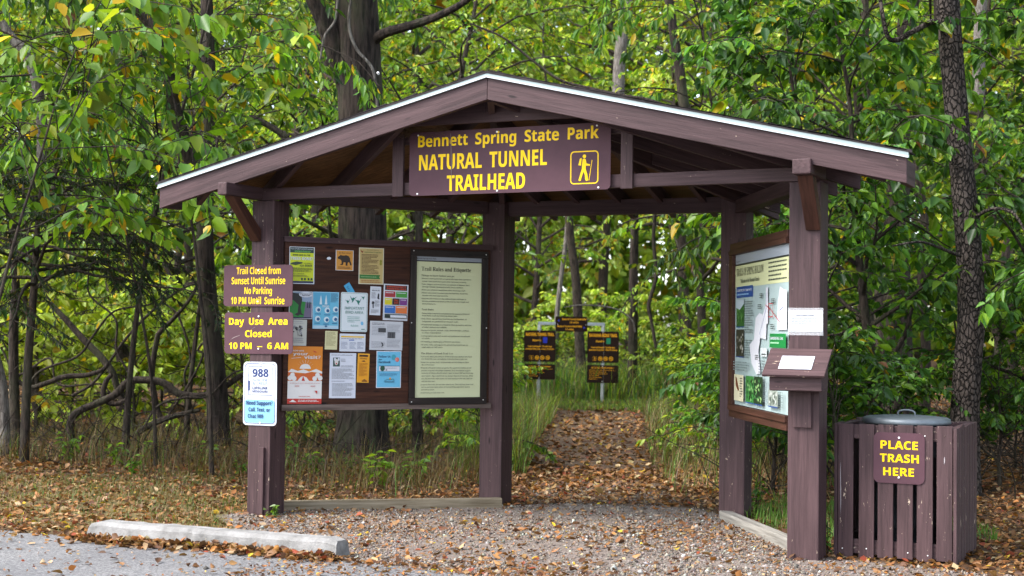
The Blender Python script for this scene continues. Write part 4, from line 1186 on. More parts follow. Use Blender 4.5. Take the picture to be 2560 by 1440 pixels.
for nm, lb, s, z, head, l2, l3, c in (("trail_sign", "dark brown trail sign with a blue square on the left steel post", -0.487, 1.123, "NATURAL TUNNEL TRAIL", "Total trail length:  7.5 mile loop", "Estimated hiking time:  4 hours 20 minutes", (24, 44, 190)),
                                  ("trail_sign", "dark brown trail sign with a green square on the right steel post", 0.525, 1.119, "SAVANNA RIDGE TRAIL", "Total trail length:  3.5 mile loop", "Estimated hiking time:  1 hour 35 minutes", (20, 140, 96))):
    sign(nm, lb, tframe(s, z), 0.503, 0.50, M_DARKSIGN, 0.025, [(head, 0.055, 0.95, 0.825, 0.925), ("Blazed in", 0.27, 0.535, 0.655, 0.715), (l2, 0.12, 0.88, 0.465, 0.515), (l3, 0.05, 0.95, 0.385, 0.435)], M_ORANGE, [(0.49, 0.96), (0.49, 0.04)], bold=0.025, extra=blaze(c), group="trail signs on the steel frame")
EXP = ["ON THIS TRAIL, YOU MAY EXPERIENCE:", "Natural surface with steep grades, shifting rocks, exposed roots, etc.", "Ledges, rocks and/or obstacles in the trail", "Stream crossings and low areas after heavy rain", "Bridges and/or boardwalks", "Water crossings without bridges", "Unmarked trail spurs"]
for nm, lb, s, z, h, n in (("hazard_sign", "shorter dark brown text panel below the blue square trail sign", -0.490, 0.712, 0.245, 6), ("hazard_sign", "taller dark brown text panel below the green square trail sign", 0.522, 0.689, 0.284, 7)):
    lines = [(EXP[0], 0.14, 0.86, 0.80, 0.89)]
    for k in range(1, n):
        v = 0.79 - 0.70 * k / n
        lines.append((EXP[k], 0.07, 0.07 + min(0.86, 0.0125 * len(EXP[k])), v, v + 0.30 / n))
    sign(nm, lb, tframe(s, z, -0.4), 0.503, h, M_DARKSIGN, 0.022, lines, M_ORANGE, [(0.49, 0.92), (0.49, 0.08)], bold=0.012, group="trail signs on the steel frame")
def arrows(t, w, h, th):
    L = Sheet(w, h, None, th); B = ink((30, 50, 190))
    L.pts([(0.06, 0.73), (0.12, 0.82), (0.12, 0.64)], B); L.pts([(0.94, 0.27), (0.88, 0.36), (0.88, 0.18)], B); L.put("arrows", None, t)
sign("distance_sign", "small dark brown distance board on the steel crossbar between two trail signs", tframe(0.015, 1.481), 0.51, 0.241, M_DARKSIGN, 0.022,
     [("Natural Tunnel (East Side)", 0.21, 0.965, 0.765, 0.885), ("3.6 miles", 0.44, 0.72, 0.555, 0.67), ("Natural Tunnel (West Side)", 0.06, 0.83, 0.29, 0.41), ("4.1 miles", 0.31, 0.57, 0.09, 0.205)], M_ORANGE, [(0.07, 0.48), (0.95, 0.46)], bold=0.025, extra=arrows, group="trail signs on the steel frame")

# ------------------------------------------------------------------ ground
GRAVEL_POLY = np.array([(-0.25, -0.25), (-0.05, 0.22), (1.2, 1.28), (1.6, 1.75), (2.6, 2.0), (2.98, 1.55), (3.75, 0.25), (4.0, 0.05), (4.9, -0.05), (7.5, -0.1), (7.5, -3.0), (1.5, -3.0), (1.25, -1.5), (0.6, -1.1)])
def inpoly(x, y, P):
    r = np.zeros(np.shape(x), bool)
    j = len(P) - 1
    for i in range(len(P)):
        xi, yi = P[i]; xj, yj = P[j]
        c = ((yi > y) != (yj > y)) & (x < (xj - xi) * (y - yi) / (yj - yi + 1e-12) + xi)
        r ^= c
        j = i
    return r
def trail_d(x, y):
    """distance from the trail's centre line"""
    cx = 2.05 - (y - 1.5) * 0.44 - 0.12 * np.sin((y - 1.5) * 0.5)
    return np.abs(x - cx) * 0.92
xs = np.concatenate([[-400, -200, -100, -60, -40, -28, -20, -14, -10, -7], np.arange(-5, 8.01, 0.1), [9, 11, 14, 18, 25, 40, 70, 140, 400]])
ys = np.concatenate([[-400, -150, -60, -30, -16, -10, -7, -5], np.arange(-4, 14.01, 0.1), [15, 16.5, 18, 20, 23, 27, 32, 40, 50, 65, 90, 150, 400]])
X, Y = np.meshgrid(xs, ys)
Zg = ground(X, Y)
rng = np.random.default_rng(1)
Zg = Zg + np.where((Y > -1.4) & (Y < 14) & (np.abs(X) < 8), rng.normal(0, 0.0025, X.shape), 0) - np.where(Y < -1.5, 0.03, 0)
V = np.stack([X, Y, Zg], -1).reshape(-1, 3)
nx, ny = len(xs), len(ys)
i = np.arange(nx - 1)[None, :] + np.arange(ny - 1)[:, None] * nx
F = np.stack([i, i + 1, i + 1 + nx, i + nx], -1).reshape(-1, 4)
grav = inpoly(X, Y, GRAVEL_POLY).astype(float)
trl = np.clip(1.35 - trail_d(X, Y) / 0.62, 0, 1) * (Y > 1.2) * (Y < 11.5)
lawn = np.clip(1.2 - np.abs(Y + 0.3) / 1.5, 0, 1) * (X < 0.6)
def blur(a):
    for _ in range(2):
        b = np.pad(a, 1, mode='edge')
        a = (b[:-2, 1:-1] + b[2:, 1:-1] + b[1:-1, :-2] + b[1:-1, 2:] + 2 * a) / 6
    return a
zone = np.stack([blur(grav), blur(trl), blur(lawn)], -1).reshape(-1, 3)
m, t, b = newmat("ground_soil_gravel")
a = t.nodes.new("ShaderNodeAttribute"); a.attribute_name = 'tint'
sep = t.nodes.new("ShaderNodeSeparateColor"); t.links.new(a.outputs['Color'], sep.inputs[0])
v = coords(t)
n1, n2, n3 = noise(t, v, 3.0, 6, 0.65), noise(t, v, 40, 4, 0.7), noise(t, v, 1.1, 3)
vo = t.nodes.new("ShaderNodeTexVoronoi"); vo.inputs['Scale'].default_value = 42; t.links.new(v, vo.inputs['Vector'])
soil = ramp(t, n1, [(0.3, (0.030, 0.019, 0.012)), (0.6, (0.075, 0.046, 0.026)), (0.8, (0.12, 0.08, 0.045))])
lawnc = mixc(t, n2, (0.075, 0.062, 0.025), (0.16, 0.125, 0.055))
gravc = mixc(t, 0.55, ramp(t, n2, [(0.25, (0.075, 0.058, 0.048)), (0.6, (0.165, 0.132, 0.112))]), mixc(t, vo.outputs['Color'], (0.09, 0.073, 0.063), (0.21, 0.18, 0.16)))
trc = ramp(t, n1, [(0.3, (0.055, 0.036, 0.024)), (0.7, (0.12, 0.082, 0.056))])
def edge(s, nz, lo=0.35, hi=0.6):
    ad = t.nodes.new("ShaderNodeMath"); ad.operation = 'MULTIPLY_ADD'; ad.inputs[1].default_value = 0.5; t.links.new(nz, ad.inputs[0])
    su = t.nodes.new("ShaderNodeMath"); su.operation = 'SUBTRACT'; su.inputs[1].default_value = 0.25; t.links.new(s, su.inputs[0])
    t.links.new(su.outputs[0], ad.inputs[2])
    return ramp(t, ad.outputs[0], [(lo, (0, 0, 0)), (hi, (1, 1, 1))])
c = mixc(t, edge(sep.outputs[2], n1), soil, lawnc)
c = mixc(t, edge(sep.outputs[1], n1), c, trc)
c = mixc(t, edge(sep.outputs[0], n1), c, gravc)
t.links.new(c, b.inputs['Base Color']); b.inputs['Roughness'].default_value = 0.95; b.inputs['Specular IOR Level'].default_value = 0.15
bump(t, b, n2, 0.6, 0.02)
me = mesh_np("ground", V, F, m, zone, True)
g = link("ground", me); g['kind'] = 'structure'

# asphalt apron in front, with a ragged edge
m, t, b = newmat("asphalt")
v = coords(t)
sp, big = noise(t, v, 75, 4, 0.85), noise(t, v, 1.6, 5, 0.6)
c = ramp(t, sp, [(0.36, (0.050, 0.050, 0.052)), (0.5, (0.165, 0.164, 0.166)), (0.64, (0.31, 0.307, 0.303))])
c = mixc(t, 1.0, c, ramp(t, big, [(0.3, (0.80, 0.79, 0.80)), (0.7, (1.12, 1.1, 1.08))]), 'MULTIPLY')
vo = t.nodes.new("ShaderNodeTexVoronoi"); vo.inputs['Scale'].default_value = 38; t.links.new(v, vo.inputs['Vector'])
c = mixc(t, ramp(t, vo.outputs['Distance'], [(0.08, (1, 1, 1)), (0.16, (0, 0, 0))]), c, (0.08, 0.08, 0.09))
t.links.new(c, b.inputs['Base Color']); b.inputs['Roughness'].default_value = 0.9
bump(t, b, sp, 0.8, 0.01)
ex = np.concatenate([[-400, -100, -30, -12], np.arange(-6, 9, 0.12), [12, 30, 100, 400]])
rng = np.random.default_rng(2)
ey = -1.55 + 0.05 * np.sin(ex * 1.7) + rng.normal(0, 0.018, len(ex))
ey = np.where(ex < 0.2, ey + 0.02, ey) + 0.06 * np.clip((ex - 1.4) / 0.5, 0, 1)
V = np.vstack([np.stack([ex, ey, np.full(len(ex), -0.016)], -1), np.stack([ex, ey - 0.03, np.full(len(ex), 0.004)], -1), np.stack([ex, np.full(len(ex), -60.0), np.full(len(ex), 0.004)], -1)])
k = np.arange(len(ex) - 1); n = len(ex)
F = np.vstack([np.stack([k + n, k + n + 1, k + 1, k], -1), np.stack([k + 2 * n, k + 2 * n + 1, k + n + 1, k + n], -1)])
g = link("parking_lot", mesh_np("parking_lot", V, F, m)); g['kind'] = 'structure'

# ------------------------------------------------------------------ leaves, blades and stones as arrays
def unit(a): return a / (np.linalg.norm(a, axis=-1, keepdims=True) + 1e-9)
LT = np.array([0.0, 0.16, 0.46, 0.80, 1.0, 0.80, 0.46, 0.16]); LX = np.array([0.0, 0.34, 0.5, 0.22, 0.0, -0.22, -0.5, -0.34])
ROUND = (np.array([0.0, 0.10, 0.42, 0.78, 1.0, 0.78, 0.42, 0.10]), np.array([0.0, 0.38, 0.56, 0.30, 0.0, -0.30, -0.56, -0.38]))
def leaf_arrays(O, D, U, L, W, fold, droop, shape=None):
    lt, lx = shape or (LT, LX)
    D = unit(D); S = unit(np.cross(D, U)); Nn = np.cross(S, D)
    h = fold[:, None] * np.abs(lx)[None] * W[:, None] - droop[:, None] * (lt ** 2)[None] * L[:, None]
    V = O[:, None] + D[:, None] * (lt[None] * L[:, None])[..., None] + S[:, None] * (lx[None] * W[:, None])[..., None] + Nn[:, None] * h[..., None]
    i = np.arange(len(O))[:, None] * 8
    F = np.concatenate([i + np.array([[0, 7, 6, 5, 4]]), i + np.array([[4, 3, 2, 1, 0]])], 1).reshape(-1, 5)
    return V.reshape(-1, 3), F
def pick(rng, n, pal, var=0.28):
    c = np.array([p[0] for p in pal]); w = np.array([p[1] for p in pal], float); w /= w.sum()
    col = c[rng.choice(len(pal), n, p=w)]
    return col * (1 + rng.uniform(-var, var, (n, 1))) * (1 + rng.uniform(-0.08, 0.08, (n, 3)))

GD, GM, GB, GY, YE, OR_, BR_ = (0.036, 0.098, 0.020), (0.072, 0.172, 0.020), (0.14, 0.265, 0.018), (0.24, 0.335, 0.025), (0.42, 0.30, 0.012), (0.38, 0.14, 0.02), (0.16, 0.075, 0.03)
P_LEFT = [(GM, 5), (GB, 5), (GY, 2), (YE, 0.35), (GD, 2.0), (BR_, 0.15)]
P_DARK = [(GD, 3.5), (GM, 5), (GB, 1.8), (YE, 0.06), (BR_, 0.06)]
P_FAR = [(GB, 2.5), (GY, 5), ((0.36, 0.47, 0.09), 4), (YE, 1.0), (GM, 1), (OR_, 0.2)]  # pale limes lifted so far leaves carry sunlight and haze in their colour
P_PALE = [(GM, 1.5), (GB, 4), (GY, 4), ((0.36, 0.47, 0.09), 3), (YE, 0.3)]  # kept pale too: brightness of lit far crowns put into the leaf colour
P_MID = [(GM, 2.5), (GB, 4), (GY, 4), ((0.34, 0.44, 0.08), 1.5), (YE, 0.5), (GD, 0.6)]
P_CEDAR = [((0.012, 0.032, 0.010), 5), ((0.03, 0.05, 0.012), 2), ((0.06, 0.04, 0.02), 1)]

def rot_about(v, ax, a):
    ax = unit(ax)
    return v * math.cos(a) + np.cross(ax, v) * math.sin(a) + ax * (ax @ v) * (1 - math.cos(a))

def grow(seed, h=5.0, base=1.6, rad=2.0, n_limb=26, n_sub=6, k_leaf=40, L=0.11, ratio=0.5, pal=P_LEFT, droop=0.7, trunk_r=0.07, lean=0.2, elev=(10, 45), shape=None, path=None, radii=None, trunk_sides=10, fold=0.35, twig=0.006, cut=None, clump=0.38, wob=0.10):
    """one tree: (trunk+limb mesh arrays, leaf arrays) in local space"""
    rng = np.random.default_rng(seed)
    tb = Tubes()
    if path is None:
        zs = np.linspace(0, h, 9)
        a = rng.uniform(0, 2 * np.pi)
        off = np.cumsum(rng.normal(0, wob * h / 9 * 1.2, (9, 2)), 0) * np.linspace(0, 1, 9)[:, None]
        path = np.stack([lean * h * (zs / h) ** 1.5 * math.cos(a) + off[:, 0], lean * h * (zs / h) ** 1.5 * math.sin(a) + off[:, 1], zs - 0.1], -1)
        radii = trunk_r * (1 - 0.85 * zs / h)
        radii[0] *= 1.35
    path = np.asarray(path, float)
    sp = smooth_path(path, 5)
    rr = np.interp(np.linspace(0, 1, len(sp)), np.linspace(0, 1, len(radii)), radii)
    tb.add(sp, rr, trunk_sides)
    Os, Ds, Cs = [], [], []
    H = path[-1, 2]
    for i in range(n_limb):
        f = (i + rng.random()) / n_limb
        z = base + (H - base) * f
        j = np.interp(z, sp[:, 2], np.arange(len(sp)))
        P0 = np.array([np.interp(j, np.arange(len(sp)), sp[:, q]) for q in range(3)])
        r0 = np.interp(j, np.arange(len(sp)), rr)
        az = i * 2.39996 + rng.normal(0, 0.35)
        prof = math.sqrt(max(0.08, 1 - ((f - 0.35) / 0.75) ** 2))
        Lb = rad * prof * rng.uniform(0.7, 1.15)
        el = R(rng.uniform(*elev))
        d = np.array((math.cos(az) * math.cos(el), math.sin(az) * math.cos(el), math.sin(el)))
        pts = [P0]
        n = 6
        for q in range(n):
            d = unit(d + rng.normal(0, 0.14, 3) + np.array((0, 0, -0.10 * droop * q / 2)))
            pts.append(pts[-1] + d * Lb / n)
        pts = np.array(pts)
        tb.add(pts, np.linspace(min(r0 * 0.6, 0.018 + 0.010 * Lb), twig * 0.8, n + 1), 5)
        shade = 1 + rng.uniform(-clump, clump)  # leaf variety per limb, spread widened to imitate backlit and dark clumps
        for s in range(n_sub):
            tq = 0.28 + 0.72 * (s + rng.random()) / n_sub
            jj = tq * n
            Q = np.array([np.interp(jj, np.arange(n + 1), pts[:, q]) for q in range(3)])
            dd = unit(pts[min(n, int(jj) + 1)] - pts[min(n - 1, int(jj))])
            sd_ = rot_about(dd, np.array((0, 0, 1.0)), (1 if s % 2 else -1) * R(rng.uniform(25, 65)))
            sd_ = unit(sd_ + np.array((0, 0, rng.uniform(-0.35 * droop, 0.25))))
            ls = Lb * rng.uniform(0.22, 0.42) * (1.2 - 0.5 * tq) + 0.12
            qp = [Q]
            for _ in range(4):
                sd_ = unit(sd_ + rng.normal(0, 0.10, 3) + np.array((0, 0, -0.16 * droop)))
                qp.append(qp[-1] + sd_ * ls / 4)
            qp = np.array(qp)
            tb.add(qp, np.linspace(twig, twig * 0.4, 5), 3)
            k = max(3, int(k_leaf * rng.uniform(0.7, 1.3)))
            u = rng.uniform(0.1, 1.0, k) * 4
            O = np.stack([np.interp(u, np.arange(5), qp[:, q]) for q in range(3)], -1)
            side = unit(np.cross(sd_, (0, 0, 1)))
            sg_ = np.where(np.arange(k) % 2, 1, -1)[:, None]
            D = unit(0.6 * sd_[None] + sg_ * side[None] * rng.uniform(0.4, 1.0, (k, 1)) + rng.normal(0, 0.25, (k, 3)))
            D = unit(D + np.array((0, 0, -1.0)) * droop * rng.uniform(0.25, 1.25, (k, 1)))
            O = O + D * 0.12 * L
            Os.append(O); Ds.append(D); Cs.append(np.full(k, shade * (1 + rng.uniform(-0.12, 0.12))))
    O, D, Cf = np.vstack(Os), np.vstack(Ds), np.concatenate(Cs)
    n = len(O)
    U = unit(np.array((0, 0, 1.0)) + rng.normal(0, 0.45, (n, 3)))
    Ls = L * (0.38 + 0.92 * rng.random(n) ** 1.2)
    V, F = leaf_arrays(O, D, U, Ls, Ls * ratio * rng.uniform(0.85, 1.15, n), np.full(n, fold) + rng.uniform(-0.2, 0.3, n), rng.uniform(0.05, 0.35, n), shape)
    col = pick(rng, n, pal) * Cf[:, None]
    return tb, (V, F, np.repeat(col, 8, 0))

class Kind:
    """a kind of tree: meshes shared by all its copies"""
    def __init__(s, name, wood_name, leaf_name, mat_bark, **kw):
        tb, (V, F, C) = grow(**kw)
        s.name = name; s.wn = wood_name; s.ln = leaf_name
        s.wood = tb.mesh(wood_name, mat_bark)
        s.leaf = mesh_np(leaf_name, V, F, M_LEAF, C)
    def place(s, label, cat, P, rz, sc=1.0, group=None, tilt=(0, 0), sz=None):
        t = thing(s.name, label, cat, P, rz, group)
        t.rotation_euler = (tilt[0], tilt[1], rz)
        t.scale = (sc, sc, sz or sc)
        link(s.wn, s.wood, t); link(s.ln, s.leaf, t)
        return t

# ---- kinds
K_LEFT = [Kind("understory_tree", "trunk", "crown", M_BARK2, seed=100 + i, h=6.0, base=2.1, rad=2.2, n_limb=24, n_sub=6, k_leaf=30, L=0.118, ratio=0.37, pal=P_LEFT, droop=1.25, trunk_r=0.032, lean=0.16) for i in range(2)]
K_BIG = [Kind("broadleaf_sapling", "trunk", "crown", M_BARK2, seed=120, h=4.3, base=1.9, rad=1.7, n_limb=15, n_sub=5, k_leaf=11, L=0.14, ratio=0.62, pal=[(GM, 4), (GB, 6), (GY, 2), (YE, 0.9)], droop=0.8, trunk_r=0.02, lean=0.2, shape=ROUND, fold=0.2)]
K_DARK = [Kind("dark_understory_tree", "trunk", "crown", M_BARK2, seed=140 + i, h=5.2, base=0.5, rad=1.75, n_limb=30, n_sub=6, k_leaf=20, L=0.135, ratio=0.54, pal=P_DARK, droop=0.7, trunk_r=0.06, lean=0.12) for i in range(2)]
K_MID = [Kind("slender_tree", "trunk", "crown", M_BARK2, seed=160 + i, h=8.5, base=1.6, rad=2.6, n_limb=36, n_sub=6, k_leaf=17, L=0.115, ratio=0.5, pal=P_MID, droop=0.6, trunk_r=0.09, lean=0.08) for i in range(2)]
K_FAR = [Kind("forest_tree", "trunk", "crown", M_BARK2, seed=180 + i, h=13.5, base=2.6, rad=3.8, n_limb=40, n_sub=7, k_leaf=21, L=0.17, ratio=0.55, pal=P_FAR if i else P_PALE, droop=0.5, trunk_r=0.15, lean=0.05) for i in range(2)]
K_TALL = [Kind("canopy_tree", "trunk", "crown", M_BARK, seed=200, h=17, base=7.5, rad=5.0, n_limb=40, n_sub=7, k_leaf=26, L=0.26, ratio=0.6, pal=P_MID, droop=0.5, trunk_r=0.20, lean=0.04)]
P_LIME = [(GB, 1.5), (GY, 5), ((0.38, 0.49, 0.09), 5), (YE, 0.4)]  # brightened so bushes in tree shade look sunlit; light put into leaf colour
K_BUSH = [Kind("bush", "stems", "foliage", M_BARK2, seed=220 + i, h=1.3, base=0.12, rad=0.75, n_limb=22, n_sub=5, k_leaf=20, L=0.085, ratio=0.5, pal=P_DARK if i == 0 else P_LIME if i == 1 else P_MID, droop=0.6, trunk_r=0.02, lean=0.1, elev=(15, 70), twig=0.004) for i in range(3)]

# ---- where things stand, told by what they stand beside
def beside(X):
    if X < -420: return "outside the left edge of the view"
    if X > 2980: return "outside the right edge of the view"
    for x, s in ((110, "at the far left edge of the woods"), (330, "behind the looping bare vines"), (520, "by the dark double trunk"), (700, "behind the left front post"), (900, "behind the thick ridged trunk"), (1090, "behind the notice board"), (1250, "behind the roof peak"), (1400, "behind the blue square trail sign"), (1560, "behind the green square trail sign"), (1720, "right of the trail, seen between the back posts"), (1850, "behind the right back post"), (2030, "behind the trail map"), (2200, "behind the right front post"), (2330, "behind the slatted bin enclosure"), (2460, "by the blocky-barked trunk")):
        if X < x: return s
    return "at the far right edge of the woods"
_seen = {}
def lab(base, X, D):
    s = f"{base} {beside(X)}"
    return s

def forest(kinds, cat, base, spots, group, size=(0.9, 1.1), seed=0):
    rng = np.random.default_rng(seed)
    done = {}
    for i, (X, D) in enumerate(spots):
        w = beside(X)
        done.setdefault(w, []).append((D, i, X))
    order = {}
    for w, L in done.items():
        L.sort()
        for r, (D, i, X) in enumerate(L):
            rank = "" if len(L) == 1 else ("nearest ", "next ", "farther ", "farthest ", "last ")[min(4, r if r < len(L) - 1 else max(r, 3))] if len(L) > 2 else ("nearer ", "farther ")[r]
            order[i] = (rank, w)
    for i, (X, D) in enumerate(spots):
        k = kinds[i % len(kinds)]
        rank, w = order[i]
        k.place(f"{rank}{base} {w}", cat, spot(X, D), rng.uniform(0, 6.28), rng.uniform(*size), group)

forest(K_LEFT, "tree", "yellow-green tree of hanging leaves", [(-60, 12.2), (320, 14.2), (470, 15.6), (-330, 13.0), (100, 17.0), (1850, 16.5)], "hanging-leaf trees", (0.92, 1.05), 1)
forest(K_BIG, "sapling", "thin sapling with large round leaves", [(-70, 10.9), (400, 13.2), (540, 12.6), (1960, 13.8)], "round-leaved saplings", (0.95, 1.1), 2)
forest(K_DARK, "tree", "dark green leafy tree", [(2010, 13.0), (2200, 12.6), (2640, 13.0), (2400, 15.5), (2760, 15.0), (1960, 16.0), (3050, 10.5), (3300, 9.0), (3150, 12.5)], "dark leafy trees right of the shelter", (0.75, 1.0), 3)  # last three stand unseen, added to darken the shelter's right-facing sides
forest(K_MID, "tree", "slender mid-green tree", [(-150, 21), (120, 24), (420, 25), (700, 23), (860, 20), (1120, 21), (1330, 33), (1760, 23), (1900, 20), (2180, 21), (2420, 23), (-480, 19), (-800, 22), (2860, 20), (3200, 22), (3600, 20)], "slender trees in the woods", (0.85, 1.05), 4)
forest(K_FAR, "tree", "tall pale green forest tree", [(-200, 34), (160, 31), (480, 36), (760, 32), (1040, 36), (1230, 40), (1500, 41), (1720, 36), (1980, 38), (2200, 31), (2520, 36), (2800, 33), (-560, 30), (-900, 34), (-1300, 31), (3080, 31), (3400, 35), (3800, 32)], "tall forest trees in the distance", (0.85, 1.1), 5)
forest(K_TALL, "tree", "high canopy tree with a straight bare trunk", [(2240, 20)], "canopy trees", (0.95, 1.1), 6)
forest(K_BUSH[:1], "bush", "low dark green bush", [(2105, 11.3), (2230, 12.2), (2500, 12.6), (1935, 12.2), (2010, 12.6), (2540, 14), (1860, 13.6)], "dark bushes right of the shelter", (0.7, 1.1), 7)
forest(K_BUSH[1:2], "bush", "bright yellow-green bush", [(40, 17), (190, 18), (340, 17), (470, 18.5), (620, 17.5), (780, 19), (1000, 21), (1140, 22), (110, 20), (260, 20.5), (410, 21), (560, 21), (1320, 29), (1440, 30), (1560, 29), (1690, 24), (100, 27), (280, 28), (460, 28), (640, 28)], "bright bushes under the far trees", (1.1, 1.7), 8)
forest(K_BUSH[2:], "bush", "mid-green weedy bush", [(1310, 26), (1380, 27), (1500, 27), (1640, 26), (1780, 18), (1840, 14.5), (1180, 18.5), (1080, 16.5), (980, 17), (770, 15.5), (1225, 14.2), (1800, 14.8), (1740, 20.5)], "weedy bushes along the trail", (0.55, 0.9), 9)

# ---- far woods: one soft mass beyond the trees one can tell apart
rng = np.random.default_rng(77)
n = 190000
Xp = np.where(np.arange(n) < 110000, rng.uniform(-700, 3260, n), np.where(rng.random(n) < 0.5, rng.uniform(-3200, -700, n), rng.uniform(3260, 5800, n))); Dp = rng.uniform(44, 62, n)
B = CCn[:2] + Dp[:, None] * (np.array(CW)[:2] + ((Xp - 1280) / 3593.3)[:, None] * CRn[:2])
top = 17 + 2.6 * np.sin(Xp * 0.012) + 1.8 * np.sin(Xp * 0.031 + 1)
z = ground(B[:, 0], B[:, 1]) + rng.uniform(0, 1, n) ** 0.9 * top
O = np.column_stack([B, z])
V, F = leaf_arrays(O, rng.normal(0, 1, (n, 3)) + (0, 0, -0.5), unit(rng.normal(0, 1, (n, 3)) + (0, 0, 0.8)), rng.uniform(0.25, 0.6, n), rng.uniform(0.2, 0.4, n), np.full(n, 0.3), np.full(n, 0.2))
fw = link("distant_woods", mesh_np("distant_woods", V, F, M_LEAF, np.repeat(pick(rng, n, P_FAR, 0.35), 8, 0)))
fw['kind'] = 'stuff'; tag(fw, "soft pale green mass of far-off woods beyond all the trees", "woods")

# ---- thick ridged trunk behind the notice board
def ridged(path, radii, n=64, per=14, amp=0.06, seed=0, flare=0.0):
    sp = smooth_path(path, per)
    rr = np.interp(np.linspace(0, 1, len(sp)), np.linspace(0, 1, len(radii)), radii)
    V, F = tube_arrays(sp, rr, n)
    rg = np.random.default_rng(seed)
    m_ = len(sp)
    a = np.arange(n) * 2 * np.pi / n
    s = np.cumsum(np.r_[0, np.linalg.norm(np.diff(sp, axis=0), axis=1)])
    disp = np.zeros((m_, n))
    for k in range(1, 26):
        ph, fr, wv = rg.uniform(0, 6.28), rg.uniform(0.6, 3.0), rg.uniform(0.2, 0.9)
        disp += np.sin(k * a[None] + ph + wv * np.sin(fr * s[:, None] + ph)) / (1 + k * 0.12)
    disp = disp / 4 * amp + rg.normal(0, amp * 0.10, disp.shape)
    if flare:
        disp += flare * np.exp(-s[:, None] / 0.35) * (0.6 + 0.4 * np.sin(5 * a[None] + 1))
    c = np.repeat(sp, n, 0)
    return c + (V - c) * (1 + disp.reshape(-1, 1)), F
T1D = 15.0
b0 = spot(908, T1D)
def up(X, Y, D): return along(X, Y, D)
base1 = thing("ridged_tree", "thick dark ridged tree trunk rising behind the notice board and roof", "tree", tuple(b0))
V, F = ridged([b0 + (0, 0, -0.1), up(906, 1000, T1D), up(907, 700, T1D), up(905, 450, T1D), up(900, 250, T1D), up(893, 60, T1D), up(885, -150, T1D), up(880, -420, T1D), up(870, -900, T1D)], [0.27, 0.245, 0.245, 0.235, 0.225, 0.22, 0.20, 0.18, 0.13], amp=0.07, seed=1, flare=0.25)
tb = Tubes()
tb.V.append(V - b0); tb.F.append(F); tb.n += len(V)
for pts, rads in (([up(900, 330, T1D), up(862, 190, T1D), up(815, 60, T1D - 0.1), up(765, -60, T1D - 0.2), up(720, -260, T1D - 0.4)], [0.10, 0.12, 0.10, 0.09, 0.07]),
                  ([up(925, 110, T1D), up(962, 83, T1D - 0.2), up(1040, 60, T1D - 0.5), up(1095, 40, T1D - 0.6), up(1165, 2, T1D - 0.8), up(1260, -80, T1D - 1.1)], [0.06, 0.05, 0.042, 0.038, 0.032, 0.02])):
    V, F = ridged([np.asarray(p) for p in pts], rads, 32, 8, 0.08, 3)
    tb.V.append(V - b0); tb.F.append(F + tb.n); tb.n += len(V)
link("trunk", tb.mesh("trunk", M_BARK), base1)
# its crown, out above the frame, hung with sprays that come down into view
kw = dict(seed=301, base=6.4, rad=3.0, n_limb=20, n_sub=6, k_leaf=26, L=0.17, ratio=0.5, pal=P_LEFT, droop=0.9, path=[(0, 0, 5.6), (0.1, 0.1, 7.0), (0.1, 0.2, 9), (0.2, 0.2, 12)], radii=[0.1, 0.1, 0.08, 0.04], elev=(-12, 40))
tbc, (V, F, C) = grow(**kw)
link("branches", tbc.mesh("branches", M_BARK), base1)
link("crown", mesh_np("crown", V, F, M_LEAF, C), base1)
# vines climbing it
for lb, pts, r in (("thin grey vine curving across the front of the thick ridged trunk", [(880, -20), (872, 60), (890, 120), (930, 170), (940, 230), (944, 290)], 0.016),
                   ("slim forked vine crossing left of the thick ridged trunk above the roof", [(800, 150), (812, 90), (838, 50), (845, -10)], 0.012)):
    v_ = Tubes(); v_.add(smooth_path([up(x, y, T1D - 0.30) for x, y in pts], 8), r, 7)
    tag(link("climbing_vine", v_.mesh("climbing_vine", M_BARKP)), lb, "vine")

# ---- blocky-barked trunk on the right
T2D = 12.0
b2 = spot(2412, T2D)
t2 = thing("blocky_barked_tree", "tall leaning trunk with blocky cracked bark behind the bin enclosure", "tree", tuple(b2))
V, F = ridged([b2 + (0, 0, -0.1), up(2412, 1040, T2D), up(2420, 900, T2D), up(2428, 780, T2D), up(2420, 600, T2D), up(2400, 380, T2D), up(2384, 200, T2D), up(2370, 20, T2D), up(2362, -200, T2D), up(2350, -700, T2D)], [0.125, 0.116, 0.112, 0.110, 0.103, 0.095, 0.093, 0.095, 0.085, 0.06], 48, 12, 0.05, 5, 0.2)
tb = Tubes(); tb.V.append(V - b2); tb.F.append(F); tb.n += len(V)
for pts, rads in (([up(2375, 100, T2D), up(2340, 55, T2D - 0.1), up(2290, 75, T2D - 0.2), up(2240, 100, T2D - 0.2), up(2215, 80, T2D - 0.3), up(2195, -40, T2D - 0.3)], [0.03, 0.026, 0.023, 0.021, 0.019, 0.015]),
                  ([up(2420, 560, T2D), up(2470, 525, T2D - 0.3), up(2530, 530, T2D - 0.5), up(2570, 590, T2D - 0.6)], [0.02, 0.014, 0.012, 0.008]),
                  ([up(2400, 640, T2D - 0.1), up(2350, 620, T2D - 0.5), up(2300, 605, T2D - 0.8), up(2230, 615, T2D - 1.0)], [0.016, 0.012, 0.01, 0.006])):
    v_, f_ = tube_arrays(smooth_path([np.asarray(p) - b2 for p in pts], 5), np.interp(np.linspace(0, 1, 5 * (len(pts) - 1) + 1), np.linspace(0, 1, len(rads)), rads), 9, tb.n)
    tb.V.append(v_); tb.F.append(f_); tb.n += len(v_)
link("trunk", tb.mesh("trunk", M_BARKB), t2)
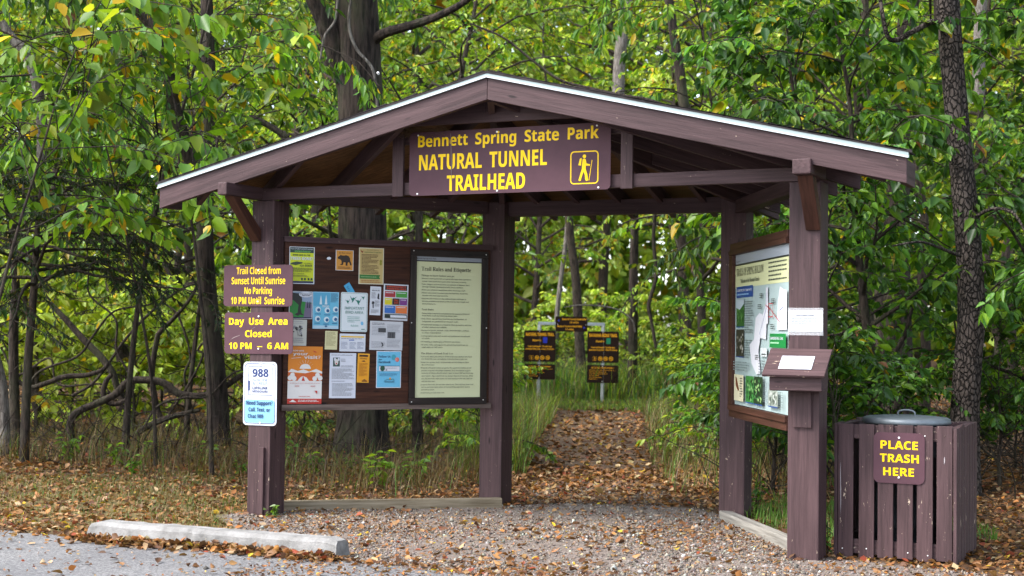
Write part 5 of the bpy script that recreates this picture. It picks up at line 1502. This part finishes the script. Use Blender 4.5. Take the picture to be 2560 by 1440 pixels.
kw = dict(seed=311, base=4.4, rad=3.0, n_limb=24, n_sub=6, k_leaf=26, L=0.13, ratio=0.52, pal=P_DARK, droop=0.8, path=[(-0.2, 0, 4.0), (-0.25, 0.0, 6.0), (-0.3, 0.1, 8), (-0.3, 0.2, 10)], radii=[0.06, 0.06, 0.05, 0.03], elev=(-10, 40))
tbc, (V, F, C) = grow(**kw)
link("branches", tbc.mesh("branches", M_BARK2), t2)
link("crown", mesh_np("crown", V, F, M_LEAF, C), t2)

# ---- bare dark stems and vines
G1, G2 = "bare trunks in the shade", "hanging vines at the left"
def stem(name, label, cat, D, pts, rads, mat=M_BARK2, group=None, ridge=0.06, per=7):
    if not isinstance(D, (list, tuple)) and pts[0][1] > 990 and group == G1:      # it stands on the ground: at the distance where its foot meets it
        d = D
        for _ in range(6):
            q = up(*pts[0], d)
            d = d * (1.3157 - ground(q[0], q[1]) + 0.03) / (1.3157 - q[2])
        rads = [r * d / D for r in rads]
        D = d
    P = [up(x, y, D if not isinstance(D, (list, tuple)) else D[i]) for i, (x, y) in enumerate(pts)]
    V, F = ridged(P, rads, 18, per, ridge, int(abs(pts[0][0])) + 7)
    o = np.array(P[0])
    me = mesh_np(name, V - o, F, mat, smooth=True)
    return tag(link(name, me, None, Matrix.Translation(Vector(o))), label, cat, group)
stem("bare_tree", "dark vine-wrapped trunk just left of the left front post", "tree", 13.4, [(548, 1125), (540, 950), (522, 760), (512, 600), (515, 420), (522, 260), (518, 60), (515, -60)], [0.115, 0.095, 0.085, 0.08, 0.075, 0.07, 0.06, 0.05], M_BARK, G1)
stem("bare_tree", "slanting dark trunk leaning left above the left eave", "tree", 13.6, [(500, 480), (468, 375), (436, 270), (420, 180), (395, 90), (340, 20), (285, -40)], [0.07, 0.066, 0.062, 0.058, 0.054, 0.05, 0.045], M_BARK2, G1)
stem("bare_tree", "crooked grey snag with a broken bend at the far left", "tree", 13.0, [(104, 400), (106, 330), (98, 250), (88, 185), (62, 130), (30, 95), (5, 55)], [0.045, 0.05, 0.052, 0.05, 0.05, 0.042, 0.035], M_BARKP, G1)
stem("bare_tree", "dark trunk leaning right among the looping vines", "tree", 14.6, [(318, 1060), (312, 930), (300, 850), (285, 760), (272, 680), (225, 560), (190, 470)], [0.075, 0.072, 0.066, 0.062, 0.06, 0.05, 0.04], M_BARK2, G1)
stem("bare_tree", "thin black stem standing left of the looping vines", "tree", 12.4, [(128, 1090), (100, 1040), (82, 980), (76, 880), (70, 800), (62, 740)], [0.03, 0.032, 0.034, 0.03, 0.026, 0.02], M_BARK2, G1)
stem("bare_tree", "brown straight trunk at the far left edge", "tree", 13.0, [(40, 1130), (36, 1000), (34, 850), (38, 700), (30, 560)], [0.05, 0.045, 0.043, 0.04, 0.036], M_BARK2, G1)
stem("bare_tree", "mossy pale trunk at the very left edge of the woods", "tree", 12.2, [(14, 1150), (10, 1050), (4, 960), (-18, 860), (-40, 700)], [0.05, 0.046, 0.044, 0.04, 0.036], M_BARKP, G1)
stem("bare_tree", "short dark trunk right of the thick ridged trunk, under the notice board", "tree", 14.8, [(1045, 1140), (1042, 1000), (1040, 800), (1048, 560), (1040, 300)], [0.06, 0.05, 0.045, 0.04, 0.035], M_BARK2, G1)
stem("bare_tree", "grey leaning trunk behind the crossbar of the trail signs", "tree", 27.0, [(1388, 930), (1392, 800), (1402, 700), (1415, 600), (1425, 450)], [0.05, 0.047, 0.044, 0.04, 0.036], M_BARKP, G1)
stem("bare_tree", "black trunk rising between the two trail signs", "tree", 26.0, [(1456, 960), (1448, 840), (1440, 700), (1425, 580), (1418, 430)], [0.10, 0.09, 0.08, 0.075, 0.07], M_BARK2, G1)
stem("bare_tree", "brown trunk right of the green square trail sign", "tree", 24.0, [(1578, 1000), (1582, 860), (1584, 700), (1586, 600), (1588, 420)], [0.085, 0.08, 0.075, 0.07, 0.065], M_BARK, G1)
stem("bare_tree", "dark curving stem right of the trail under the back beam", "tree", 18.0, [(1640, 870), (1628, 800), (1622, 760), (1640, 690), (1634, 600), (1640, 500)], [0.018, 0.022, 0.024, 0.024, 0.022, 0.02], M_BARK2, G1)
stem("bare_tree", "dark leaning trunk above the right roof slope near the peak", "tree", 19.0, [(1735, 330), (1710, 260), (1700, 180), (1685, 90), (1672, 0), (1660, -60)], [0.075, 0.07, 0.066, 0.06, 0.06, 0.055], M_BARK, G1)
stem("bare_tree", "pale forked trunk far behind the roof peak's right side", "tree", 30.0, [(1545, 260), (1548, 160), (1556, 90), (1568, 20), (1560, -60)], [0.13, 0.12, 0.12, 0.11, 0.10], M_BARKP, G1)
stem("bare_tree", "dark upright trunk above the right roof slope", "tree", 20.0, [(2170, 330), (2166, 220), (2164, 110), (2162, 0), (2160, -60)], [0.06, 0.058, 0.055, 0.05, 0.05], M_BARK2, G1)
stem("bare_tree", "mottled grey trunk right of the blocky-barked trunk", "tree", 19.0, [(2446, 260), (2448, 120), (2452, 20), (2455, -60)], [0.085, 0.08, 0.08, 0.075], M_BARKP, G1)
for i, (x, lb) in enumerate(((2150, "thin dark trunk in the gloom above the bin enclosure"), (2235, "twisted black trunk in the gloom left of the blocky-barked trunk"), (2310, "forked dark trunk close left of the blocky-barked trunk"), (2520, "brown trunk in the gloom right of the blocky-barked trunk"), (2480, "slim leaning trunk between two brown trunks at the right"))):
    stem("bare_tree", lb, "tree", 16.0 + 0.6 * i, [(x, 1080), (x + 4, 960), (x - 8 + 6 * i, 850), (x + 12 - 9 * i, 720), (x + 2, 560), (x - 20, 400)], [0.07, 0.062, 0.058, 0.055, 0.05, 0.04], M_BARK2, G1)
stem("log_vine", "long bare vine snaking from the dark trunks to the left front post", "vine", 15.2, [(215, 1085), (185, 1105), (175, 1060), (195, 1030), (250, 1005), (290, 985), (320, 955), (360, 950), (410, 958), (450, 985), (510, 988), (560, 968), (612, 935), (660, 930)], [0.034, 0.040, 0.038, 0.038, 0.038, 0.038, 0.038, 0.040, 0.040, 0.038, 0.034, 0.031, 0.029, 0.022], M_BARK2, G2)
stem("log_vine", "thick bare vine descending from the cedar to the looping tangle", "vine", 15.5, [(125, 758), (165, 800), (210, 850), (250, 890), (280, 930), (292, 965), (305, 1000)], [0.027, 0.031, 0.036, 0.038, 0.038, 0.036, 0.034], M_BARK2, G2)
stem("log_vine", "level bare vine reaching from the left edge to the looping tangle", "vine", 14.9, [(30, 940), (70, 968), (110, 960), (160, 942), (215, 938), (255, 925), (272, 908)], [0.020, 0.025, 0.027, 0.027, 0.025, 0.022, 0.020], M_BARK2, G2)
stem("log_vine", "small curled loop of vine at the heart of the tangle", "vine", 15.3, [(280, 935), (265, 955), (258, 985), (268, 1003), (290, 1010), (320, 995), (332, 965)], [0.022, 0.027, 0.029, 0.029, 0.027, 0.022, 0.018], M_BARK2, G2)
stem("log_vine", "straight thin vine slanting up right to the dark double trunk", "vine", 15.6, [(180, 990), (240, 950), (320, 840), (400, 760), (470, 715), (510, 712)], [0.016, 0.016, 0.015, 0.015, 0.013, 0.013], M_BARK2, G2)
stem("log_vine", "wavy upright stem left of the day use sign", "vine", 15.6, [(402, 1050), (388, 1000), (380, 930), (392, 850), (400, 830), (440, 790), (480, 740), (496, 700)], [0.029, 0.031, 0.031, 0.029, 0.027, 0.022, 0.018, 0.013], M_BARK2, G2)
stem("log_vine", "low fallen limb lying in dry grass left of the shelter", "limb", 15.2, [(330, 1092), (370, 1066), (410, 1048), (455, 1035), (500, 1025)], [0.034, 0.034, 0.031, 0.027, 0.018], M_BARK2, G2)
stem("bare_limb", "dead pale limb stretched above the green square trail sign", "limb", 23.0, [(1410, 768), (1450, 763), (1500, 765), (1545, 775), (1580, 800), (1588, 830)], [0.008, 0.010, 0.011, 0.012, 0.013, 0.014], M_BARKP)
stem("bare_limb", "long thin dark branch arching over the right roof slope", "limb", 13.2, [(1180, 60), (1260, 95), (1330, 150), (1400, 200), (1480, 222), (1560, 240), (1620, 250), (1700, 280)], [0.008, 0.010, 0.012, 0.013, 0.014, 0.016, 0.018, 0.02], M_BARK2)
stem("bare_limb", "broken dark limb slanting down to the left roof slope", "limb", 13.0, [(720, 345), (690, 325), (655, 305), (622, 292)], [0.03, 0.03, 0.028, 0.022], M_BARK2)
stem("fallen_branch", "short fallen stick lying across the trail", "branch", [17.0, 17.0, 17.0], [(1422, 1126), (1465, 1127), (1514, 1131)], [0.02, 0.024, 0.02], M_BARK2)

rng = np.random.default_rng(91)
for i, (x0, y0, x1, y1, lb) in enumerate(((60, 1000, 420, 690, "thin vine rising from the far left stems toward the day use sign"), (250, 1080, 640, 905, "thin vine crossing low behind the small white number sign"), (330, 1010, 180, 560, "thin vine climbing steeply from the looping tangle into the cedar"), (430, 1080, 560, 640, "thin vine twining up beside the dark vine-wrapped trunk"), (20, 880, 330, 1010, "thin sagging vine dipping from the left edge to the tangle"), (470, 1060, 380, 600, "thin vine leaning left between the wavy stem and the dark trunk"))):
    P = [(x0 + (x1 - x0) * f + rng.normal(0, 22), y0 + (y1 - y0) * f + rng.normal(0, 26)) for f in np.linspace(0, 1, 7)]
    stem("log_vine", lb, "vine", 14.8 + 0.2 * i, P, [0.012, 0.013, 0.012, 0.012, 0.010, 0.009, 0.007], M_BARK2, G2)
def brush(name, label, n, x0, x1, d0, d1, h, seed):
    rg = np.random.default_rng(seed)
    tb = Tubes()
    for i in range(n):
        p = spot(rg.uniform(x0, x1), rg.uniform(d0, d1))
        a, l = rg.uniform(0, 6.28), h * rg.uniform(0.4, 1.2)
        d = np.array((math.cos(a) * 0.7, math.sin(a) * 0.7, rg.uniform(0.2, 1.2)))
        pts = [p]
        for k in range(5):
            d = unit(d + rg.normal(0, 0.25, 3) + (0, 0, -0.13))
            pts.append(pts[-1] + d * l / 5)
        tb.add(pts, np.linspace(rg.uniform(0.004, 0.009), 0.002, 6), 3)
    o = link(name, tb.mesh(name, M_BARK2)); o['kind'] = 'stuff'
    return tag(o, label, "brush")
brush("brush", "tangle of thin dead stems under the trees left of the shelter", 260, -250, 1000, 13.2, 17, 1.3, 61)
brush("brush", "thin dead stems in the gloom right of the shelter", 260, 1850, 2750, 11.6, 17, 1.5, 62)
brush("brush", "fine bare twigs among the weeds behind the trail signs", 200, 1250, 1760, 23.5, 30, 2.2, 63)

# ---- dark cedar bough at the left
tbc, (V, F, C) = grow(seed=401, base=1.6, rad=1.75, n_limb=36, n_sub=7, k_leaf=75, L=0.055, ratio=0.22, pal=P_CEDAR, droop=0.5, path=[(0, 0, -0.1), (0.02, 0, 0.9), (0.03, 0.05, 1.7), (0.05, 0.05, 2.2), (0.05, 0.1, 2.75)], radii=[0.045, 0.04, 0.035, 0.025, 0.012], elev=(-8, 22), clump=0.4)
cp = spot(70, 13.4)
cd_ = thing("cedar_tree", "small dark cedar with a flat black-green crown at the left", "tree", tuple(cp))
link("trunk", tbc.mesh("trunk", M_BARK2), cd_); link("crown", mesh_np("crown", V, F, M_LEAF, C), cd_)

# ------------------------------------------------------------------ ground cover
def scatter(n, dens, x0=-500, x1=3060, d0=6.6, d1=32, seed=0, pw=0.6):
    """points on the ground in front of the camera, kept with probability dens(x, y)"""
    rg = np.random.default_rng(seed)
    m_ = n * 4
    Xp = rg.uniform(x0, x1, m_); Dp = d0 + (d1 - d0) * rg.random(m_) ** (1 / pw) if pw < 1 else rg.uniform(d0, d1, m_)
    P = CCn[:2] + Dp[:, None] * (np.array(CW)[:2] + ((Xp - 1280) / 3593.3)[:, None] * CRn[:2])
    k = rg.random(m_) < dens(P[:, 0], P[:, 1])
    P = P[k][:n]
    return P, rg
def patch(x, y, f, ph=0.0):
    return 0.5 + 0.25 * np.sin(f * x + 1.3 * np.sin(f * 0.7 * y + ph)) + 0.25 * np.sin(f * 1.3 * y + ph + np.sin(f * x * 0.6))

def litter_d(x, y):
    g_ = inpoly(x, y, GRAVEL_POLY)
    tr = trail_d(x, y) < 0.75
    d = 0.9 * np.ones_like(x)
    d = np.where((x < 0.4) & (y < 0.9) & (y > -1.45), 0.75 + 0.25 * patch(x, y, 2.2), d)
    d = np.where(tr & (y > 1.2), 0.6 + 0.35 * patch(x, y, 2.5), d)
    d = np.where(g_, 0.06 + 0.24 * patch(x, y, 2.6, 1.0) ** 2, d)
    d = np.where(g_ & (y < -0.75), 0.12 + 0.5 * patch(x, y, 3.3, 2.0) ** 2, d)
    d = np.where(y < -1.5, 0.035 + 0.10 * np.clip((y + 2.0) / 0.5, 0, 1), d)
    d = np.where((y < -1.42) & (y > -1.56) & (x > 1.5), 0.9, d)
    d = np.where((y < -1.38) & (y > -1.62) & (x < -0.25), 0.8, d)
    return d
LITPAL = [((0.17, 0.075, 0.026), 4), ((0.24, 0.13, 0.052), 3), ((0.085, 0.040, 0.019), 4), ((0.28, 0.115, 0.03), 1.4), ((0.33, 0.23, 0.125), 1.2), ((0.40, 0.27, 0.02), 0.25), ((0.20, 0.045, 0.02), 0.4)]
def litter(name, label, P, rg, size, lift=0.01, tilt=0.45):
    n = len(P)
    z = ground(P[:, 0], P[:, 1]) + rg.uniform(0.002, lift, n)
    z = np.where(P[:, 1] < -1.55, 0.006 + rg.uniform(0, lift, n), z)
    a = rg.uniform(0, 2 * np.pi, n)
    D = np.stack([np.cos(a), np.sin(a), rg.normal(0, tilt * 0.5, n)], -1)
    U = unit(np.array((0, 0, 1.0)) + rg.normal(0, tilt, (n, 3)))
    L = size * rg.uniform(0.5, 1.3, n)
    V, F = leaf_arrays(np.column_stack([P, z]), D, U, L, L * rg.uniform(0.45, 0.85, n), rg.uniform(-0.5, 0.9, n), rg.uniform(-0.4, 0.5, n))
    o = link(name, mesh_np(name, V, F, M_LITTER, np.repeat(pick(rg, n, LITPAL, 0.3), 8, 0)))
    o['kind'] = 'stuff'
    return tag(o, label, "leaf litter")
P, rg = scatter(36000, litter_d, d0=6.6, d1=14, seed=21, pw=1)
litter("fallen_leaves", "brown and orange fallen leaves strewn over the near ground", P, rg, 0.048, 0.012)
P, rg = scatter(40000, lambda x, y: litter_d(x, y), x0=-1100, x1=3660, d0=13, d1=34, seed=22, pw=0.75)
P2, _ = scatter(2200, lambda x, y: np.where(trail_d(x, y) < 0.85, 0.95, 0.0), x0=1100, x1=1800, d0=12, d1=24, seed=25, pw=1)
P = np.vstack([P, P2])
litter("forest_leaf_litter", "dry leaf litter covering the forest floor and trail", P, rg, 0.066, 0.02)
rg = np.random.default_rng(23)
n = 1500
xx = rg.uniform(-0.25, 1.62, n); yy = -1.46 + (xx - 0.69) * 0.073 - 0.10 - np.abs(rg.normal(0, 0.075, n)) * (0.6 + 0.5 * patch(xx, xx, 4))
litter("leaf_drift", "drift of dry leaves banked against the wheel stop", np.stack([xx, yy], -1), rg, 0.05, 0.03, 0.7)

P, rg = scatter(14000, lambda x, y: np.where(inpoly(x, y, GRAVEL_POLY), 0.15 + 0.75 * patch(x, y, 1.9, 0.3) ** 2, np.where(y < -1.5, 0.05, 0.1)), d0=6.8, d1=12, seed=24, pw=1)
litter("leaf_crumbs", "fine brown crumbs of broken leaves among the gravel", P, rg, 0.022, 0.008, 0.5)

# gravel
def grav_d(x, y):
    d = np.where(inpoly(x, y, GRAVEL_POLY) & (y > -1.55), 0.95, 0.0)
    d = d * (0.35 + 0.65 * (patch(x, y, 2.3, 0.5) > 0.36))
    d = np.where((trail_d(x, y) < 0.6) & (y > 1.8) & (y < 3.4), 0.3, d)
    d = np.where((y < -1.55) & (y > -3), 0.03 + 0.2 * np.clip((y + 1.9) / 0.35, 0, 1), d)
    return d
P, rg = scatter(46000, grav_d, x0=300, d0=6.8, d1=13, seed=31, pw=1)
n = len(P)
r = 0.0052 * rg.lognormal(0, 0.45, n)
OCT = np.array([(1, 0, 0), (-1, 0, 0), (0, 1, 0), (0, -1, 0), (0, 0, 1), (0, 0, -1)], float)
OF = np.array([(0, 2, 4), (2, 1, 4), (1, 3, 4), (3, 0, 4), (2, 0, 5), (1, 2, 5), (3, 1, 5), (0, 3, 5)])
a = rg.uniform(0, 6.28, n); ca, sa = np.cos(a), np.sin(a)
sv = OCT[None] * rg.uniform(0.6, 1.3, (n, 6, 1)) * np.array((1, 1, 0.75)) + rg.normal(0, 0.25, (n, 6, 3))
x_, y_ = sv[..., 0] * ca[:, None] - sv[..., 1] * sa[:, None], sv[..., 0] * sa[:, None] + sv[..., 1] * ca[:, None]
sv = np.stack([x_, y_, sv[..., 2]], -1) * r[:, None, None]
V = (np.column_stack([P, ground(P[:, 0], P[:, 1]) + r * 0.25])[:, None] + sv).reshape(-1, 3)
F = (np.arange(n)[:, None, None] * 6 + OF[None]).reshape(-1, 3)
STP = [((0.185, 0.152, 0.135), 4), ((0.13, 0.105, 0.092), 3), ((0.26, 0.228, 0.205), 1.8), ((0.21, 0.145, 0.11), 3), ((0.075, 0.06, 0.055), 1.8), ((0.36, 0.34, 0.32), 0.6)]
o = link("gravel", mesh_np("gravel", V, F, M_STONE, np.repeat(pick(rg, n, STP, 0.2), 6, 0))); o['kind'] = 'stuff'
tag(o, "loose grey and pinkish gravel stones on the shelter pad", "gravel")

# grass
def blades(name, label, P, rg, h, w, pal, lean=0.5, cat="grass", hv=(0.5, 1.3)):
    n = len(P)
    H = h * rg.uniform(hv[0], hv[1], n)
    a = rg.uniform(0, 6.28, n)
    ln = np.stack([np.cos(a), np.sin(a)], -1) * (H * lean * rg.uniform(0.1, 1.0, n))[:, None]
    sd_ = np.stack([-np.sin(a + rg.normal(0, 0.6, n)), np.cos(a), np.zeros(n)], -1) * (w * rg.uniform(0.6, 1.3, n))[:, None] / 2
    B = np.column_stack([P, ground(P[:, 0], P[:, 1]) - 0.005])
    Mi = B + np.column_stack([ln * 0.35, H * 0.58])
    T = B + np.column_stack([ln, H * rg.uniform(0.75, 1.0, n)])
    V = np.stack([B - sd_, B + sd_, Mi - sd_ * 0.75, Mi + sd_ * 0.75, T], 1).reshape(-1, 3)
    i = np.arange(n)[:, None, None] * 5
    F = (i + np.array([[(0, 1, 2), (1, 3, 2), (2, 3, 4)]])).reshape(-1, 3)
    o = link(name, mesh_np(name, V, F, M_GRASS, np.repeat(pick(rg, n, pal, 0.3), 5, 0))); o['kind'] = 'stuff'
    return tag(o, label, cat)
OL, TAN, LG = (0.085, 0.10, 0.024), (0.21, 0.155, 0.072), (0.085, 0.17, 0.028)
P, rg = scatter(8000, lambda x, y: np.where((x < 0.5) & (y > -1.42) & (y < 1.6) & ~inpoly(x, y, GRAVEL_POLY), 0.25 + 0.75 * (patch(x, y, 2.2, 2) > 0.42), 0.0), x0=-300, x1=1000, d0=7.5, d1=13, seed=41, pw=1)
blades("short_grass", "short olive grass between the asphalt and the woods", P, rg, 0.055, 0.006, [(OL, 4), (TAN, 4), (LG, 0.8)], 0.9)
P, rg = scatter(8000, lambda x, y: np.where((y > 1.4) & (x < 0.4) & (trail_d(x, y) > 1.0), 0.35 + 0.65 * (patch(x, y, 1.6, 4) > 0.4), 0.0), x0=-300, x1=1250, d0=11.0, d1=17, seed=42, pw=1)
blades("dry_grass", "tall dry tan grass along the edge of the woods", P, rg, 0.27, 0.006, [(TAN, 2), ((0.13, 0.085, 0.04), 5), ((0.07, 0.045, 0.02), 3), (OL, 2.4), (LG, 1.2)], 1.1, hv=(0.25, 1.4))
P, rg = scatter(6000, lambda x, y: np.where((x > 0.4 - 0.44 * (y - 1.5)) & (trail_d(x, y) > 0.62) & (trail_d(x, y) < 2.6) & (y > 2.6), np.clip(0.15 + (y - 2.6) * 0.14, 0, 0.95), 0.0), x0=1600, x1=2100, d0=11.0, d1=21, seed=43, pw=1)
blades("trailside_grass", "tall straw-coloured grass on the right side of the trail", P, rg, 0.30, 0.007, [(TAN, 4), (OL, 3), (LG, 3), ((0.10, 0.07, 0.035), 3)], 0.9, hv=(0.2, 1.5))
P, rg = scatter(6500, lambda x, y: np.where((x < 1.55 - 0.44 * (y - 1.5)) & (trail_d(x, y) > 0.62) & (trail_d(x, y) < 2.2) & (y > 3.5), 0.95, 0.0), x0=1150, x1=1420, d0=12.5, d1=21.5, seed=44, pw=1)
blades("tall_green_grass", "tall bright green grass on the left side of the trail", P, rg, 0.34, 0.008, [(LG, 4), (GY, 1.4), (OL, 3), (TAN, 1.6), ((0.10, 0.07, 0.035), 1.5)], 0.85, hv=(0.2, 1.6))
P, rg = scatter(14000, lambda x, y: np.where((y > 11.2), 0.95, 0.0), x0=1150, x1=1800, d0=20.5, d1=25, seed=45, pw=1)
blades("grass_strip", "short bright grass where the trail ends below the signs", P, rg, 0.09, 0.010, [(LG, 4), (GY, 2.5), (OL, 2), (TAN, 1.2)], 0.9)
P, rg = scatter(12000, lambda x, y: np.where(y > 12.6, 0.95, 0.0), x0=1150, x1=1850, d0=23.0, d1=30, seed=46, pw=1)
blades("weeds", "knee-high mixed weeds behind the trail signs", P, rg, 0.52, 0.016, [(LG, 2.5), (GM, 3), (GY, 2), (TAN, 2.0), (GD, 1.5), (OL, 2)], 0.7, hv=(0.2, 1.5))
P, rg = scatter(2600, lambda x, y: np.where(inpoly(x, y, np.array([(2.98, 1.7), (3.9, 0.35), (4.1, 0.9), (4.9, 1.2), (4.4, 2.6), (3.0, 2.8)])), 0.9, 0.0), x0=1700, x1=2560, d0=9, d1=13, seed=47, pw=1)
blades("green_tuft_grass", "green grass behind the pale grey edging under the map", P, rg, 0.12, 0.007, [(LG, 4), (GM, 3), (TAN, 1)], 0.7)
def spray(name, label, P, n, h, L, pal, seed, cat="plant", spread=0.12):
    """a small weed: a few stems with leaves"""
    rg = np.random.default_rng(seed)
    t_ = thing(name, label, cat, tuple(P))
    tb = Tubes(); O = []; D = []
    for i in range(n):
        a = rg.uniform(0, 6.28)
        tip = np.array((math.cos(a) * spread * rg.random(), math.sin(a) * spread * rg.random(), h * rg.uniform(0.6, 1)))
        pts = smooth_path([(0, 0, -0.01), tip * (0.4, 0.4, 0.55), tip], 3)
        tb.add(pts, np.linspace(0.003, 0.0015, len(pts)), 4)
        for q in range(7):
            f = 0.3 + 0.7 * q / 6
            O.append(pts[int(f * (len(pts) - 1))]); b_ = rg.uniform(0, 6.28)
            D.append((math.cos(b_), math.sin(b_), rg.uniform(-0.5, 0.3)))
    O, D = np.array(O), np.array(D); k = len(O)
    Ls = L * rg.uniform(0.6, 1.2, k)
    V, F = leaf_arrays(O, D, unit(np.array((0, 0, 1.0)) + rg.normal(0, 0.3, (k, 3))), Ls, Ls * 0.5, np.full(k, 0.3), np.full(k, 0.3))
    link("stems", tb.mesh("stems", M_BARK2), t_); link("leaves", mesh_np("leaves", V, F, M_LEAF, np.repeat(pick(rg, k, pal), 8, 0)), t_)
    return t_
spray("weed", "little pale green weed sprouting at the foot of the left front post", (0.16, -0.13, 0), 5, 0.12, 0.045, [(GB, 2), ((0.16, 0.24, 0.09), 3)], 51, spread=0.08)
spray("weed", "small green weed between the right front post and the bin enclosure", (4.02, 0.16, 0), 4, 0.22, 0.05, [(GD, 2), (GM, 3)], 52, spread=0.06)
spray("weed", "drooping green weed under the notice board's left end", (-0.25, 1.9, 0), 5, 0.38, 0.10, [(GB, 3), (GY, 1)], 53, spread=0.2)
spray("weed", "broad-leaved weed at the foot of the right back post", (3.05, 1.9, 0), 5, 0.3, 0.07, [(GM, 3), (GB, 2)], 54, spread=0.15)


rng = np.random.default_rng(71)
seed0 = None
for i in range(12):
    X = rng.uniform(20, 1150)
    P = spot(X, rng.uniform(12.3, 14.2))
    if inpoly(P[0], P[1], GRAVEL_POLY): continue
    if seed0 is None:
        seed0 = spray("seedling", "small broad-leaved green seedling in the leaf litter at the woods' edge", P, 5, 0.26, 0.085, [(GM, 3), (GB, 3), (GD, 1)], 72, spread=0.16)
        seed0['group'] = "seedlings at the woods' edge"
        continue
    c = seed0.copy(); COL.objects.link(c)
    c.location = P; c.rotation_euler = (0, 0, rng.uniform(0, 6.28)); q = rng.uniform(0.6, 1.25); c.scale = (q, q, q)
    for ch in seed0.children:
        d = ch.copy(); COL.objects.link(d); d.parent = c
